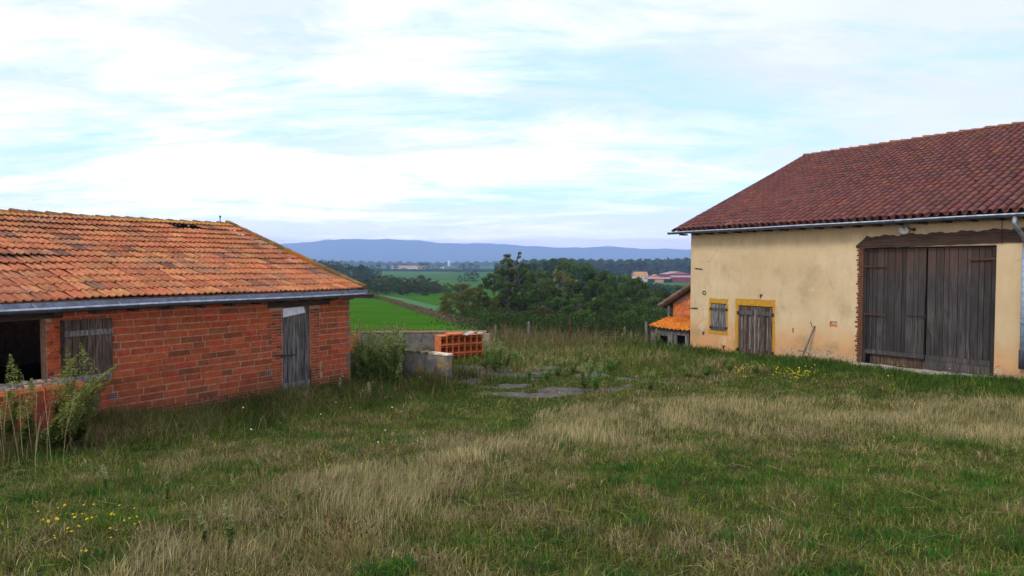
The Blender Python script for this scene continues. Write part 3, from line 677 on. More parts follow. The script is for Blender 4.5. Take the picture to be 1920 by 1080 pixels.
# barn roof
BA_ = math.atan2(3.72, 8.92); BLn = math.hypot(3.72, 8.92); pb = .222; ncb = 71; nrb = 27; exb = BLn/nrb; ub = -.46
def warpB(u, v): return .012*math.sin(u*.8+v*.3)+.01*math.sin(u*.31+v*.9)-.03*math.sin(math.pi*v/BLn)
K = 7; profB = [(-.083*math.cos(math.pi*i/(K-1)), .075*math.sin(math.pi*i/(K-1))) for i in range(K)]
def colB(c, r):
    v = rnd.uniform(.8, 1.15)
    q = rnd.random()
    if q < .04: return (v*.65, v*.75, v*1.0)
    if q < .08: return (v*1.3, v*1.3, v*1.1)
    return (v, v*rnd.uniform(.85, 1.12), v*rnd.uniform(.85, 1.25))
V, F, C = tiles('b', ub, ncb, pb, nrb, exb, -.50, 4.33, BA_, profB, .014, .03, None, None, warpB, colB, tlen=1.2)
tl = raw('roof', [(a, b, c-4.33) for a, b, c in V], F, None, C, MT['roof_barn'], barn, smooth=False); tl.location = (0, 0, 4.33)
profC = [(-.075, .035), (-.05, -.005), (-.02, -.025), (.02, -.025), (.05, -.005), (.075, .035)]
V, F, C = tiles('c', ub-pb/2, ncb+1, pb, nrb, exb, -.47, 4.325, BA_, profC, .014, .02, None, None, warpB, colB, tlen=1.2, flat=1)
tl = raw('channel_tiles', [(a, b, c-4.33) for a, b, c in V], F, None, C, MT['roof_barn'], barn); tl.location = (0, 0, 4.33)
V, F, C = tiles('b', ub, ncb, pb, nrb, exb, -.50, 4.33, BA_, profB, .014, .03, None, None, warpB, colB, tlen=1.2)
tl = raw('roof', [(a, 16.94-b, c-4.33) for a, b, c in V], [f[::-1] for f in F], None, C, MT['roof_barn'], barn); tl.location = (0, 0, 4.33)
zt = 4.33-.06
rf = MB()
for (ya, sgn) in ((-.42, 1), (17.3, -1)):
    rf.add([(-.44, ya, zt), (XB+.4, ya, zt), (XB+.4, 8.47, zt+3.70), (-.44, 8.47, zt+3.70), (-.44, ya, zt-.06), (XB+.4, ya, zt-.06), (XB+.4, 8.47, zt+3.64), (-.44, 8.47, zt+3.64)], [(0, 1, 2, 3), (7, 6, 5, 4), (0, 4, 5, 1), (1, 5, 6, 2), (0, 3, 7, 4)])
rf.build('roof_boards', MT['wood_dark'], barn)
for k in range(26): mb = MB(); xx = -.2+k*.6; mb.box(xx-.045, xx+.045, -.40, .0, 4.15, 4.205); mb.build('rafter_end', MT['wood_dark'], barn)
rc = MB(); x = -.55
while x < XB+.4:
    vs = []; K = 9; l = .42; dz = rnd.uniform(-.012, .012)
    for (xx, rr, dd) in ((x, .125, .035), (x+l+.05, .105, 0)):
        for i in range(K): t = math.pi*i/(K-1); vs.append((xx, 8.47-rr*1.35*math.cos(t), 8.02+dz+dd+rr*1.1*math.sin(t)-.03))
    for i in range(K): t = math.pi*i/(K-1); vs.append((x, 8.47-.11*1.35*math.cos(t), 8.02+dz+.035+.1*1.1*math.sin(t)-.035))
    v = rnd.uniform(.7, 1.2); rc.add(vs, [(i, i+1, K+i+1, K+i) for i in range(K-1)]+[(i, i+1, 2*K+i+1, 2*K+i) for i in range(K-1)], (v, v*rnd.uniform(.7, 1.2), v)); x += l
rc.build('ridge', simple('ridge_red', (.20, .06, .03), (.27, .11, .03), 5, rough=.9), barn)
mb = MB(); vg_ = BLn/30
for r in range(30):
    v0 = r*vg_; yv = -.5+v0*math.cos(BA_); zv = 4.33+v0*math.sin(BA_); mb.bar((-.50, yv, zv-.02), (-.50, yv+vg_*math.cos(BA_)*1.02, zv+vg_*math.sin(BA_)*1.02-.02), .05, .10)
mb.build('bargeboard', MT['wood_dark'], barn)
mb = MB(); gutter(mb, -.62, 11.6, -.56, 4.27, .085, .004, 16); g = mb.build('gutter', MT['zinc'], barn); g.modifiers.new('s', 'SOLIDIFY').thickness = .003
mb = MB(); mb.add([(-.62, -.56+.085*math.cos(math.pi+math.pi*i/8), 4.27+.085*math.sin(math.pi+math.pi*i/8)) for i in range(9)], [tuple(range(9))]); o = mb.build('gutter_end', MT['zinc'], barn); o.modifiers.new('s', 'SOLIDIFY').thickness = .006
for k in range(19): mb = MB(); xx = -.3+k*.62; mb.bar((xx, -.40, 4.30), (xx, -.64, 4.285), .025, .006); mb.build('gutter_bracket', MT['zinc'], barn)
mb = MB(); mb.tube([(10.43, -.56, 4.20), (10.43, -.56, 4.04), (10.45, -.50, 3.93), (10.50, -.18, 3.72), (10.51, -.10, 3.6)], .055, 12); mb.tube([(10.51, -.10, 3.62), (10.51, -.10, 1.0)], .05, 12, (1, 1, 1)); dp = mb.build('downpipe', MT['zinc'], barn, smooth=True)
mb = MB(); mb.tube([(10.51, -.10, 3.45), (10.51, -.10, .86)], .058, 12); mb.build('painted_sleeve', MT['pipeblue'], dp, smooth=True)
mb = MB(); mb.tube([(10.51, -.10, .90), (10.51, -.10, .42)], .075, 12); mb.build('pipe_boot', simple('grey_boot', (.03, .03, .04), (.06, .06, .08)), dp, smooth=True)
for z in (1.55, 1.68): m2 = MB(); m2.tube([(10.51, -.10, z), (10.51, -.10, z+.02)], .068, 12); m2.build('pipe_clip', MT['zinc'], dp)
# threshold stones
st = empty('stone_threshold', (6.83, 24.9, 0), aB, 'worn pale stone threshold lying under the big barn doors', 'threshold')
mb = MB(); x = 6.35
while x < 9.9:
    l = rnd.uniform(.4, .7); mb.box(x, x+l-.02, -.42+rnd.uniform(-.05, .05)+.15*(x > 8), .12, -.25, .055+.02*(x-6.3)+rnd.uniform(-.01, .01), [rnd.uniform(.8, 1.1)]*3, jit=.015); x += l
mb.build('slab', MT['pale_stone'], st, bevel=.01)
# leaning pole
pole = empty('leaning_pole', (6.83, 24.9, 0), aB, 'thin grey wooden pole with crosspiece leaning against the cream barn wall', 'pole')
mb = MB(); mb.tube([(4.70, -.30, -.12), (5.02, -.03, 1.07)], [.028, .022], 7); mb.build('shaft', MT['wood_grey'], pole)
mb = MB(); mb.bar((4.60, -.24, .26), (4.90, -.24, .23), .02, .03); mb.build('crosspiece', MT['wood_grey'], pole)

# ---- outbuildings attached beyond the barn's far end (own frame: x towards the barn)
hut = empty('outbuilding', (6.83, 24.9, -.2), aB, 'small orange block outbuilding with sloping tiled roof behind the barn corner', 'outbuilding')
bk = MB(); yb = 1.30
mb = MB(); mb.add([(-2.0, yb, -.8), (-.02, yb, -.8), (-.02, yb, 2.72), (-2.0, yb, 1.62), (-2.0, yb+4, -.8), (-.02, yb+4, -.8), (-.02, yb+4, 2.72), (-2.0, yb+4, 1.62)], [(0, 1, 2, 3), (7, 6, 5, 4), (0, 3, 7, 4), (3, 2, 6, 7)]); mb.build('wall', MT['mortar'], hut)
for k in range(18):
    z0 = -.6+k*.2; x = -1.98+(.0 if k % 2 else -.12)
    while x < -.05:
        a, b = max(x, -1.98), min(x+.24, -.03)
        if b-a > .05 and z0+.19 < 1.60+(a+2.0)*.555: bk.box(a, b-.012, yb-.012, yb-.003, z0, z0+.188, [rnd.uniform(.7, 1.05)]*3, jit=.003)
        x += .25
bk.build('blockwork', MT['block'], hut)
mb = MB(); mb.add([(-2.45, yb-.30, 1.40), (-.02, yb-.30, 2.76), (-.02, yb+4.2, 2.76), (-2.45, yb+4.2, 1.40), (-2.45, yb-.30, 1.47), (-.02, yb-.30, 2.83), (-.02, yb+4.2, 2.83), (-2.45, yb+4.2, 1.47)], [(3, 2, 1, 0), (4, 5, 6, 7), (0, 1, 5, 4), (0, 4, 7, 3), (2, 3, 7, 6)]); mb.build('roof_boards', MT['wood_brown'], hut)
mb = MB()
for c in range(20):
    y = yb-.30+c*.22
    for r in range(8):
        t0 = r/8; t1 = (r+1.15)/8; p = lambda t, w=0: (-2.5+2.48*t, 1.50+1.37*t+w)
        a = p(t0, .03); b = p(min(t1, 1)); mb.tube([(a[0], y, a[1]), (b[0], y, b[1])], [.085, .07], 8, [rnd.uniform(.7, 1.2)]*3)
mb.build('roof', simple('mossy_tiles', (.11, .065, .05), (.22, .14, .11), 7), hut)
mb = MB(); mb.box(-2.12, -2.02, yb-.2, yb-.1, -.6, 1.52); mb.bar((-2.42, yb-.33, 1.36), (-2.3, yb-.33, 1.43), .05, .05); mb.build('corner_post', MT['wood_grey'], hut)
co = empty('hen_house', (6.83, 24.9, -.2), aB, 'low wooden hen house with bright orange lean-to tile roof beside the barn corner', 'hen house')
slp = math.atan2(.33, 1.3)
V = []; F = []; C = []
profL = [(-.10, .0), (-.075, .035), (-.05, .045), (-.02, .035), (.0, .005), (.05, 0), (.10, 0)]
V, F, C = tiles('l', -2.08, 10, .205, 5, .27, -.12, .70, slp, profL, .02, .04, None, None, lambda u, v: .02*math.sin(u*2), lambda c, r: (lambda v: (v, v*rnd.uniform(.9, 1.2), v))(rnd.uniform(.8, 1.1)))
raw('roof', V, F, None, C, simple('bright_tiles', (.58, .15, .02), (.78, .27, .035), 6), co)
mb = MB(); mb.add([(-2.06, -.08, .66), (-.02, -.08, .66), (-.02, 1.28, 1.0), (-2.06, 1.28, 1.0), (-2.06, -.08, .62), (-.02, -.08, .62), (-.02, 1.28, .96), (-2.06, 1.28, .96)], [(0, 1, 2, 3), (7, 6, 5, 4), (0, 4, 5, 1), (1, 5, 6, 2), (0, 3, 7, 4)]); mb.build('roof_boards', MT['wood_dark'], co)
mb = MB()
for (x0, x1, c) in ((-1.98, -1.78, 1.9), (-1.10, -.86, 1.4), (-.78, -.66, 1.7), (-.22, -.10, 1.5)): mb.box(x0, x1, -.02, .06, -.5, .60, (c, c, c*.95), jit=.02)
mb.box(-1.98, -.05, -.03, .02, .50, .62, (1.1, 1.05, 1), jit=.015); mb.box(-2.0, -1.94, .06, 1.25, -.5, .62, (1.3, 1.25, 1.2))
mb.build('front', MT['wood_grey'], co)
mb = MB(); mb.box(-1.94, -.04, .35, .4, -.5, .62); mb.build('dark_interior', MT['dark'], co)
mb = MB(); mb.box(-1.76, -1.12, .0, .03, .40, .48, (1, 1, 1)); mb.build('lintel', MT['wood_grey'], co)

# ================================================================== concrete walls, block stack, slab
def W(p): return Vector((p[0], p[1], H(p[0], p[1])))
cw = empty('concrete_wall', (-1.57, 16.4, -.05), math.atan2(1.62, -2.33), 'short grey concrete wall with orange lichen and mossy dark coping near the weeds', 'wall')
mb = MB(); mb.box(0, 3.3, -.09, .09, -.3, .78, jit=.01); mb.build('wall', MT['conc_wall'], cw, bevel=.01)
mb = MB(); x = .0
while x < 3.3:
    l = rnd.uniform(.05, .16); c = rnd.choice([(.35, .33, .25), (.25, .25, .2), (.6, .6, .5), (1.2, 1.1, 1)] if x > .45 else [(1.9, 1.8, 1.6)]); mb.box(x, x+l, -.11-rnd.uniform(0, .02), .11, .782, .81+rnd.uniform(0, .025), c, jit=.006); x += l
mb.build('coping', MT['pale_stone'], cw)
rw = empty('rear_concrete_wall', (-5.6, 21.6, -.1), math.atan2(0.1, 4.7), 'long pale concrete wall behind the weeds with orange lichen along its top', 'wall')
mb = MB(); mb.box(0, 4.73, -.08, .08, -.4, .88, jit=.01); mb.build('wall', MT['conc_wall'], rw, bevel=.01)
mb = MB(); mb.box(0, 4.75, -.10, .10, .882, .92, (.85, .68, .42), jit=.01); mb.build('coping', MT['pale_stone'], rw)
op = empty('orange_block', (-5.05, 20.7, -.1), .3, 'single upright orange hollow block standing by the shed corner', 'clay block')
mb = MB(); mb.box(-.2, .2, -.1, .1, 0, .92, jit=.01); mb.build('shell', MT['block'], op, bevel=.01)
# hollow bricks stack: one prototype, copied
def hollow_block():
    e = empty('clay_block', (0, 0, 0), 0, 'x', 'clay block'); mb = MB(); w_, h_, t = .200, .275, .018; Ld = .48
    mb.box(0, w_, 0, Ld, 0, t); mb.box(0, w_, 0, Ld, h_-t, h_); mb.box(0, t, 0, Ld, t, h_-t); mb.box(w_-t, w_, 0, Ld, t, h_-t)
    mb.box(t, w_-t, 0, Ld, h_*.72, h_*.72+.010); mb.box(w_*.5-.005, w_*.5+.005, 0, Ld, t, h_*.22)
    mb.build('shell', MT['block'], e, bevel=.002)
    mb = MB(); mb.box(t, w_-t, .30, .31, t, h_-t, (.25, .2, .2)); mb.build('web', MT['block'], e); return e
hbp = hollow_block(); first = True; blkrot = R(29)
base = Vector((-2.20, 20.10, H(-1.8, 20.4)+.02))
rows_n = ['bottom', 'middle', 'top']; cols_n = ['first', 'second', 'third', 'fourth', 'fifth', 'sixth', 'seventh']
for r in range(3):
    for c in range(7):
        o = hbp if first else copy_tree(hbp); first = False
        lx = c*.207; o.location = base+Vector((lx*math.cos(blkrot)+rnd.uniform(-.012, .012)*math.sin(blkrot), lx*math.sin(blkrot)+rnd.uniform(-.015, .015), r*.281)); o.rotation_euler = (0, 0, blkrot+rnd.uniform(-.015, .015))
        o['label'] = f'orange hollow clay block, {cols_n[c]} from the left in the {rows_n[r]} row of the stack'; o['group'] = 'orange hollow clay blocks stacked in the yard'
tp = empty('clay_slab', base+Vector((.28, .02, .86)), blkrot, 'flat orange clay slab lying on top of the block stack at left', 'clay slab')
mb = MB(); mb.box(0, .52, 0, .4, 0, .05, jit=.006); mb.build('slab', MT['block'], tp)
tp = empty('broken_tile', base+Vector((.80, .0, .87)), blkrot, 'broken pale roof tile tilted on top of the block stack at right', 'roof tile')
mb = MB(); mb.add([(0, 0, 0), (.28, .0, .09), (.42, .02, .02), (.60, 0, .05), (.6, .3, .05), (.42, .3, .02), (.28, .3, .1), (0, .3, .02)], [(0, 1, 6, 7), (1, 2, 5, 6), (2, 3, 4, 5)]); o = mb.build('tile', MT['pale_stone'], tp); o.modifiers.new('s', 'SOLIDIFY').thickness = .02
pst = empty('concrete_post', (-.83, 21.4, -.1), 0, 'pale square concrete post beside the stack of orange blocks', 'post')
mb = MB(); mb.box(-.09, .09, -.06, .06, -.2, .86, (1.5, 1.45, 1.1), jit=.008); mb.build('post', MT['conc_wall'], pst, bevel=.008)
# yard slab
def vnoise(x, y, s, seed):
    r = np.random.default_rng(seed); G = r.random((64, 64)); u = x/s; v = y/s; i = np.floor(u).astype(int); j = np.floor(v).astype(int); fu = u-i; fv = v-j
    fu = fu*fu*(3-2*fu); fv = fv*fv*(3-2*fv); g = lambda a, b: G[a % 64, b % 64]
    return g(i, j)*(1-fu)*(1-fv)+g(i+1, j)*fu*(1-fv)+g(i, j+1)*(1-fu)*fv+g(i+1, j+1)*fu*fv
def fbm(x, y, s, seed): return .5*vnoise(x, y, s, seed)+.3*vnoise(x, y, s*.45, seed+1)+.2*vnoise(x, y, s*.2, seed+2)
spots = [(-1.0, 18.9, 1.0, .6), (-.9, 17.8, 1.4, .5), (-.1, 17.35, .9, .22), (.75, 17.9, .5, .2), (.5, 15.1, 1.1, .28), (1.6, 15.6, 1.1, .22), (2.6, 16.1, .5, .13), (-1.2, 16.6, .4, .5), (1.5, 18.7, .55, .3), (2.1, 17.6, .5, .2), (3.4, 17.2, .6, .16), (4.1, 16.8, .5, .12), (.6, 19.6, .3, .2), (-.2, 16.1, .5, .16), (2.3, 19.4, .3, .15), (1.1, 16.7, .4, .1)]
def bare(x, y):
    x0_, y0_ = x, y; x = x0_+(fbm(x0_+20, y0_+20, .9, 61)-.5)*1.5; y = y0_+(fbm(x0_+20, y0_+20, .7, 71)-.5)*.8
    m = np.zeros_like(x)
    for (a, b, rx, ry) in spots: m = np.maximum(m, np.exp(-(((x-a)/rx)**2+((y-b)/ry)**2)**1.5))
    return m
sx, sy = np.meshgrid(np.linspace(-2.4, 5.2, 120), np.linspace(14.5, 20.4, 100)); edge = np.minimum.reduce([(sx+2.4)*2, (5.2-sx)*2, (sy-14.5)*2, (20.4-sy)*2, np.ones_like(sx)])
sz = hz(sx, sy)+.02-.10*(1-np.clip(bare(sx, sy)*3.2, 0, 1))-.12*(1-np.clip(edge, 0, 1)); ii = (np.arange(99)[:, None]*120+np.arange(119)[None, :]).ravel()
tag(raw('yard_slab', np.stack([sx.ravel(), sy.ravel(), sz.ravel()], 1), np.stack([ii, ii+1, ii+121, ii+120], 1), None, None, MT['conc_slab'], smooth=True), kind='structure')

# ================================================================== fence
fe = empty('wire_fence', (0, 26.2, 0), 0, 'sagging wire fence with wooden and rusty posts at the edge of the yard', 'fence')
pp = []
for (px, hgt, kd, lean, wd) in ((855, .8, 'w', .02, .07), (928, .80, 'w', .03, .10), (992, .85, 'w', -.01, .12), (1069, 1.15, 'r', .0, .09), (1213, .95, 'w', -.02, .12), (1262, .8, 'w', 0, .08)):
    x = (px-960)/1222*26.2; z = H(x, 26.2); mb = MB(); mb.tube([(x, 0, z-.3), (x+lean*.5, 0, z+hgt*.5), (x+lean, 0, z+hgt)], [wd*.55, wd*.5, wd*.45], 7, (1.5, 1.5, 1.35) if kd == 'w' else (1, 1, 1))
    o = mb.build('fence_post', MT['wood_grey'] if kd == 'w' else MT['rust'], fe)
    if kd == 'r': o['label'] = 'rusty brown metal post'
    pp.append((x+lean*.8, z+hgt))
for dz in (.12, .38, .62):
    mb = MB()
    for (a, b) in zip(pp, pp[1:]): mb.tube([(a[0], 0, a[1]-dz), ((a[0]+b[0])/2, 0, (a[1]+b[1])/2-dz-.04), (b[0], 0, b[1]-dz)], .006, 4, cap=False)
    mb.build('wire', MT['blackiron'], fe)

# ================================================================== grass
def blades(name, X, Y, hgt, wid, col, kind_label, lean=.35, zoff=0, leandir=None, m=None):
    n = len(X); Z = hz(X, Y)+zoff-.01; yaw = rng.uniform(0, 2*np.pi, n); ld = rng.uniform(0, 2*np.pi, n) if leandir is None else leandir+6*(vnoise(X+50, Y+50, 1.2, 8)-.5)+rng.normal(0, .8, n)
    la = np.abs(rng.normal(0, lean, n))*hgt; wx, wy = np.cos(yaw)*wid/2, np.sin(yaw)*wid/2; dx, dy = np.cos(ld)*la, np.sin(ld)*la
    V = np.empty((n, 5, 3), np.float32)
    V[:, 0] = np.stack([X-wx, Y-wy, Z], 1); V[:, 1] = np.stack([X+wx, Y+wy, Z], 1)
    V[:, 2] = np.stack([X-wx*.8+dx*.35, Y-wy*.8+dy*.35, Z+hgt*.55], 1); V[:, 3] = np.stack([X+wx*.8+dx*.35, Y+wy*.8+dy*.35, Z+hgt*.55], 1)
    V[:, 4] = np.stack([X+dx, Y+dy, Z+hgt*np.sqrt(np.clip(1-(la/hgt)**2*.5, .2, 1))], 1)
    b = np.arange(n)*5; F4 = np.stack([b, b+1, b+3, b+2], 1); F3 = np.stack([b+2, b+3, b+4], 1)
    C = np.repeat(col, 5, 0).reshape(n, 5, 3)
    o = raw(name, V.reshape(-1, 3), F4, F3, C.reshape(-1, 3), m or MT['grass'])
    return tag(o, kind_label, 'grass', kind='stuff')
cS, sS = math.sin(R(34.9)), math.cos(R(34.9))
def shed_local(x, y): dx, dy = x+3.99, y-16.0; return dx*cS+dy*sS, -dx*sS+dy*cS
def barn_local(x, y): dx, dy = x-6.83, y-24.9; return dx*math.sin(R(34.8))-dy*math.cos(R(34.8)), dx*math.cos(R(34.8))+dy*math.sin(R(34.8))
def ok(x, y):
    a, b = shed_local(x, y); c, d = barn_local(x, y)
    m = ~((a > -11.3) & (a < .02) & (b > -.02)) & ~((c > -2.2) & (c < 15.2) & (d > -.02)) & ~((a > -9.4) & (a < -6.18) & (b > -.78))
    m &= ~((c > 6.3) & (c < 9.95) & (d > -.5))
    return m
def poly_d(x, y, P):
    best = np.full(x.shape, 1e9)
    for (a, b) in zip(P, P[1:]):
        ax, ay = a; bx, by = b; L2 = (bx-ax)**2+(by-ay)**2; t = np.clip(((x-ax)*(bx-ax)+(y-ay)*(by-ay))/L2, 0, 1)
        best = np.minimum(best, np.hypot(x-ax-t*(bx-ax), y-ay-t*(by-ay)))
    return best
def tanmask(x, y):
    d1 = poly_d(x, y, [(14, 11.6), (6, 12.2), (1.5, 11.6), (-.3, 9.8), (-1.4, 7.4), (-1.9, 5.6), (-2.0, 3.0)]); wdt = np.interp(x, [-4, -2, 0, 3, 14], [.75, .8, 1.5, 2.6, 2.2])
    m = 1-ss(.25, 1.45, d1/wdt+(fbm(x, y, 1.3, 15)-.5)*1.1)
    n = fbm(x, y, 1.5, 5)
    return np.clip(m*(.95+(n-.5)*2.2)+.18*ss(.62, .8, n)*ss(16, 13, y), 0, 1)
def lushmask(x, y):     # near barn and beyond the yard
    c, d = barn_local(x, y); return (1-ss(1.9, 4.0, -d))*ss(-6, 0, c)
def weedmask(x, y):     # along the shed
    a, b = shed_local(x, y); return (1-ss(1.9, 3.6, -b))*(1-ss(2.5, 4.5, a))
def scatter(n, ymin, ymax, xk=.86, mar=3.2, p=1.0):
    y = ymin+(ymax-ymin)*rng.random(n)**p; x = (rng.random(n)*2-1)*(xk*y+mar); return x, y
def hsv(c, n, v=.25, g=.12):
    k = rng.uniform(1-v, 1+v, (n, 1)); return np.clip(np.array(c)*k*rng.uniform(1-g, 1+g, (n, 3)), 0, 1)
def pick(x, y):
    m = ok(x, y); return x[m], y[m]
# 1 turf: green and brown blades, everywhere; density follows distance
PAL = np.array([[.075, .138, .020], [.125, .180, .026], [.20, .195, .040], [.22, .175, .065], [.12, .080, .040], [.30, .245, .12]])
GX, GY, GH, GW, GC = [], [], [], [], []
for (n, a, b, wd) in ((9000, 1.2, 3.3, .007), (230000, 3.3, 7.5, .0062), (225000, 7.5, 13, .0085), (225000, 13, 20, .013), (122000, 20, 28.5, .02)):
    x, y = pick(*scatter(n, a, b)); t = tanmask(x, y); lu = lushmask(x, y); we = weedmask(x, y); f = fbm(x, y, .7, 21); f2 = fbm(x, y, 2.4, 31); f3 = fbm(x, y, .28, 51)
    br = bare(x, y); n_ = len(x); keep = (rng.random(n_) > np.clip(br*1.45-f3*.6, 0, .95)) & (rng.random(n_) > t*.35)
    keep &= rng.random(n_) < np.clip(-.55+2.0*f3+.9*f+lu, .1, 1)
    far_ = ss(17.5, 21, y)*(1-lu)
    h = (.028+.055*f2+.05*f)*(1-lu)*(1-we)+lu*(.10+.16*f)+we*(.13+.27*f2*f*2)+far_*.20; h *= rng.uniform(.45, 1.6, n_); h *= np.where(br > .2, .7, 1)*np.where((x < -5.6) & (y < 10.3), .55, 1)
    q = np.clip((f2-.5)*1.35+(f-.5)*1.3+(f3-.5)*1.3+rng.normal(0, .30, n_)-.85*lu-.12*we+.28*t+.41, 0, .999)   # 0 fresh green .. 1 dead
    idx = np.select([q < .22, q < .48, q < .68, q < .84, q < .92], [0, 1, 2, 3, 4], 5); c = PAL[idx]*(1-.42*we[:, None])*(1-.16*lu[:, None])  # shade beside the shed is put into the blade colour
    c = c*np.exp(rng.normal(-.08, .42, (n_, 1)))*rng.uniform(.9, 1.1, (n_, 3))*(.72+.56*f3[:, None])
    k = keep; GX.append(x[k]); GY.append(y[k]); GH.append(h[k]); GW.append(wd*rng.uniform(.7, 1.4, k.sum())*(1+.4*lu[k])); GC.append(c[k])
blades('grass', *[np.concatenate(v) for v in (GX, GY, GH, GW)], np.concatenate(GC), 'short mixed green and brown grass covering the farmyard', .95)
# 2 dry straw
GX, GY, GH, GW, GC = [], [], [], [], []
for (n, a, b, wd) in ((120000, 3.3, 7.5, .0042), (240000, 7.5, 16.5, .0062)):
    x, y = pick(*scatter(n, a, b)); t = tanmask(x, y); f = fbm(x, y, .5, 77)
    k = rng.random(len(x)) < np.clip(t*.95*(2.6*f-.55), .02, 1); x, y, t, f = x[k], y[k], t[k], f[k]; n_ = len(x)
    h = (.05+.16*t*(.2+1.1*f))*rng.uniform(.5, 1.4, n_); c = hsv((.43, .345, .17), n_, .45, .08)*(.65+.7*f[:, None]); gsel = rng.random(n_) < .22; c[gsel] = hsv((.17, .19, .06), int(gsel.sum()))
    GX.append(x); GY.append(y); GH.append(h); GW.append(wd*rng.uniform(.7, 1.3, n_)); GC.append(c)
blades('dry_grass', *[np.concatenate(v) for v in (GX, GY, GH, GW)], np.concatenate(GC), 'tall pale straw coloured grass in a band across the yard', .5, leandir=.3)
# 3 coarse weeds on the shed side and at the far edge (reddish dock and tall stems)
x, y = pick(*scatter(90000, 5, 28.5)); we = weedmask(x, y); edge_ = ss(20.5, 25, y)*(1-lushmask(x, y)*.6); f = fbm(x, y, .8, 91)
k = rng.random(len(x)) < np.clip((we*.55+edge_*1.1)*(f*2-.35), 0, 1); x, y, f, we = x[k], y[k], f[k], we[k]; n_ = len(x)
c = hsv((.14, .13, .045), n_, .35, .15); r_ = (rng.random(n_) < .32)[:, None]; c = np.where(r_, hsv((.20, .10, .055), n_, .35), c); r_ = (rng.random(n_) < .2)[:, None]; c = np.where(r_, hsv((.30, .22, .12), n_), c)
c *= (1-.35*we[:, None])  # weeds along the shed darkened in colour for its shade
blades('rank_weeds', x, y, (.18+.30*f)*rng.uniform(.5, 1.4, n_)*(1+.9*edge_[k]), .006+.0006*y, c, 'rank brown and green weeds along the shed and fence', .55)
# 4 leafy rosettes: bright green tufts in the foreground
TX, TY, TH, TW, TC = [], [], [], [], []
for k in range(110):
    y0 = 3.6+7*rnd.random()**1.3; x0 = rnd.uniform(-.8, .85)*y0
    if not ok(np.array([x0]), np.array([y0]))[0] or tanmask(np.array([x0]), np.array([y0]))[0] > .6: continue
    n_ = rnd.randint(30, 120); s = rnd.uniform(.05, .16); TX.append(rng.normal(x0, s, n_)); TY.append(rng.normal(y0, s*.7, n_)); TH.append(rng.uniform(.05, .15, n_)); TW.append(np.full(n_, .011)); TC.append(hsv(rnd.choice([(.045, .15, .018), (.07, .18, .022), (.04, .12, .02)]), n_))
blades('green_tufts', *[np.concatenate(v) for v in (TX, TY, TH, TW)], np.concatenate(TC), 'bright green leafy tufts dotted through the foreground grass', .8)
# broad leaves pressed to the turf and fallen stems
V, F, F3b, C = [], [], [], []
for k in range(420):
    y0 = 3.5+8*rnd.random()**1.4; x0 = rnd.uniform(-.82, .85)*y0
    if not ok(np.array([x0]), np.array([y0]))[0]: continue
    z = H(x0, y0)+.01; base_c = rnd.choice([(.06, .14, .022), (.09, .15, .03), (.11, .12, .035), (.05, .11, .02)]); R_ = rnd.uniform(.03, .085)
    for q in range(rnd.randint(5, 11)):
        a = rnd.uniform(0, 6.28); L_ = R_*rnd.uniform(.6, 1.2); wd = L_*.24; up = rnd.uniform(.1, .7); dx, dy = math.cos(a), math.sin(a); v = rnd.uniform(.6, 1.5); b = len(V)
        V += [(x0, y0, z), (x0+dx*L_*.55-dy*wd, y0+dy*L_*.55+dx*wd, z+up*L_*.7), (x0+dx*L_, y0+dy*L_, z+up*L_*.8), (x0+dx*L_*.55+dy*wd, y0+dy*L_*.55-dx*wd, z+up*L_*.7)]; C += [tuple(min(1, c_*v) for c_ in base_c)]*4; F.append((b, b+1, b+2, b+3))
for k in range(520):
    y0 = 3.5+9*rnd.random()**1.3; x0 = rnd.uniform(-.82, .85)*y0
    if not ok(np.array([x0]), np.array([y0]))[0]: continue
    z = H(x0, y0)+rnd.uniform(.02, .06); a = rnd.uniform(0, 6.28); L_ = rnd.uniform(.08, .3); dx, dy = math.cos(a)*L_, math.sin(a)*L_; b = len(V); w2 = .0018; c_ = rnd.choice([(.45, .36, .2), (.3, .24, .14), (.16, .11, .07)])
    z1 = z+rnd.uniform(0, .08); V += [(x0, y0, z), (x0+dx, y0+dy, z1), (x0+dx, y0+dy, z1+.003), (x0, y0, z+2*w2)]; C += [c_]*4; F.append((b, b+1, b+2, b+3))
tag(raw('ground_leaves', V, F, None, C, MT['grass']), 'low broad leaved plants and fallen dry stems in the foreground turf', 'plants', kind='stuff')
# flowers
def flowers(name, pts, col, label, s=.012, hh=(.15, .3)):
    V = []; F = []; C = []
    for (x, y) in pts:
        z = H(x, y)+rnd.uniform(*hh); n0 = len(V); r = s*rnd.uniform(.7, 1.3); tx, ty = rnd.uniform(-.5, .5), rnd.uniform(-.8, .1)
        for k in range(6): t = k*math.pi/3; V.append((x+r*math.cos(t), y+r*math.sin(t)*.9, z+r*(math.cos(t)*tx+math.sin(t)*-ty))); C.append(col)
        V.append((x, y, z+r*.6)); C.append((col[0], col[1]*.8, col[2]*.3)); F += [(n0+k, n0+(k+1) % 6, n0+6) for k in range(6)]
        b = len(V); V += [(x-.002, y, z-.3), (x+.002, y, z-.3), (x, y, z)]; C += [(.06, .1, .02)]*3; F.append((b, b+1, b+2))
    return tag(raw(name, V, None, F, C, MT['flower']), label, 'flowers', kind='stuff')
def gp(px, py, z=None):
    Y = 12.
    for _ in range(12):
        dep = 3.0-H((px-960)/1222*Y, Y)-.12; Y = dep*1222/(py-498)
    return ((px-960)/1222*Y, Y)
fl = [gp(rnd.gauss(130, 60), rnd.gauss(985, 22)) for _ in range(26)]+[gp(rnd.uniform(80, 250), rnd.uniform(950, 1010)) for _ in range(16)]
flowers('yellow_flowers', fl, (.75, .50, .02), 'small yellow flowers low in the grass near the left corner', .009, (.08, .2))
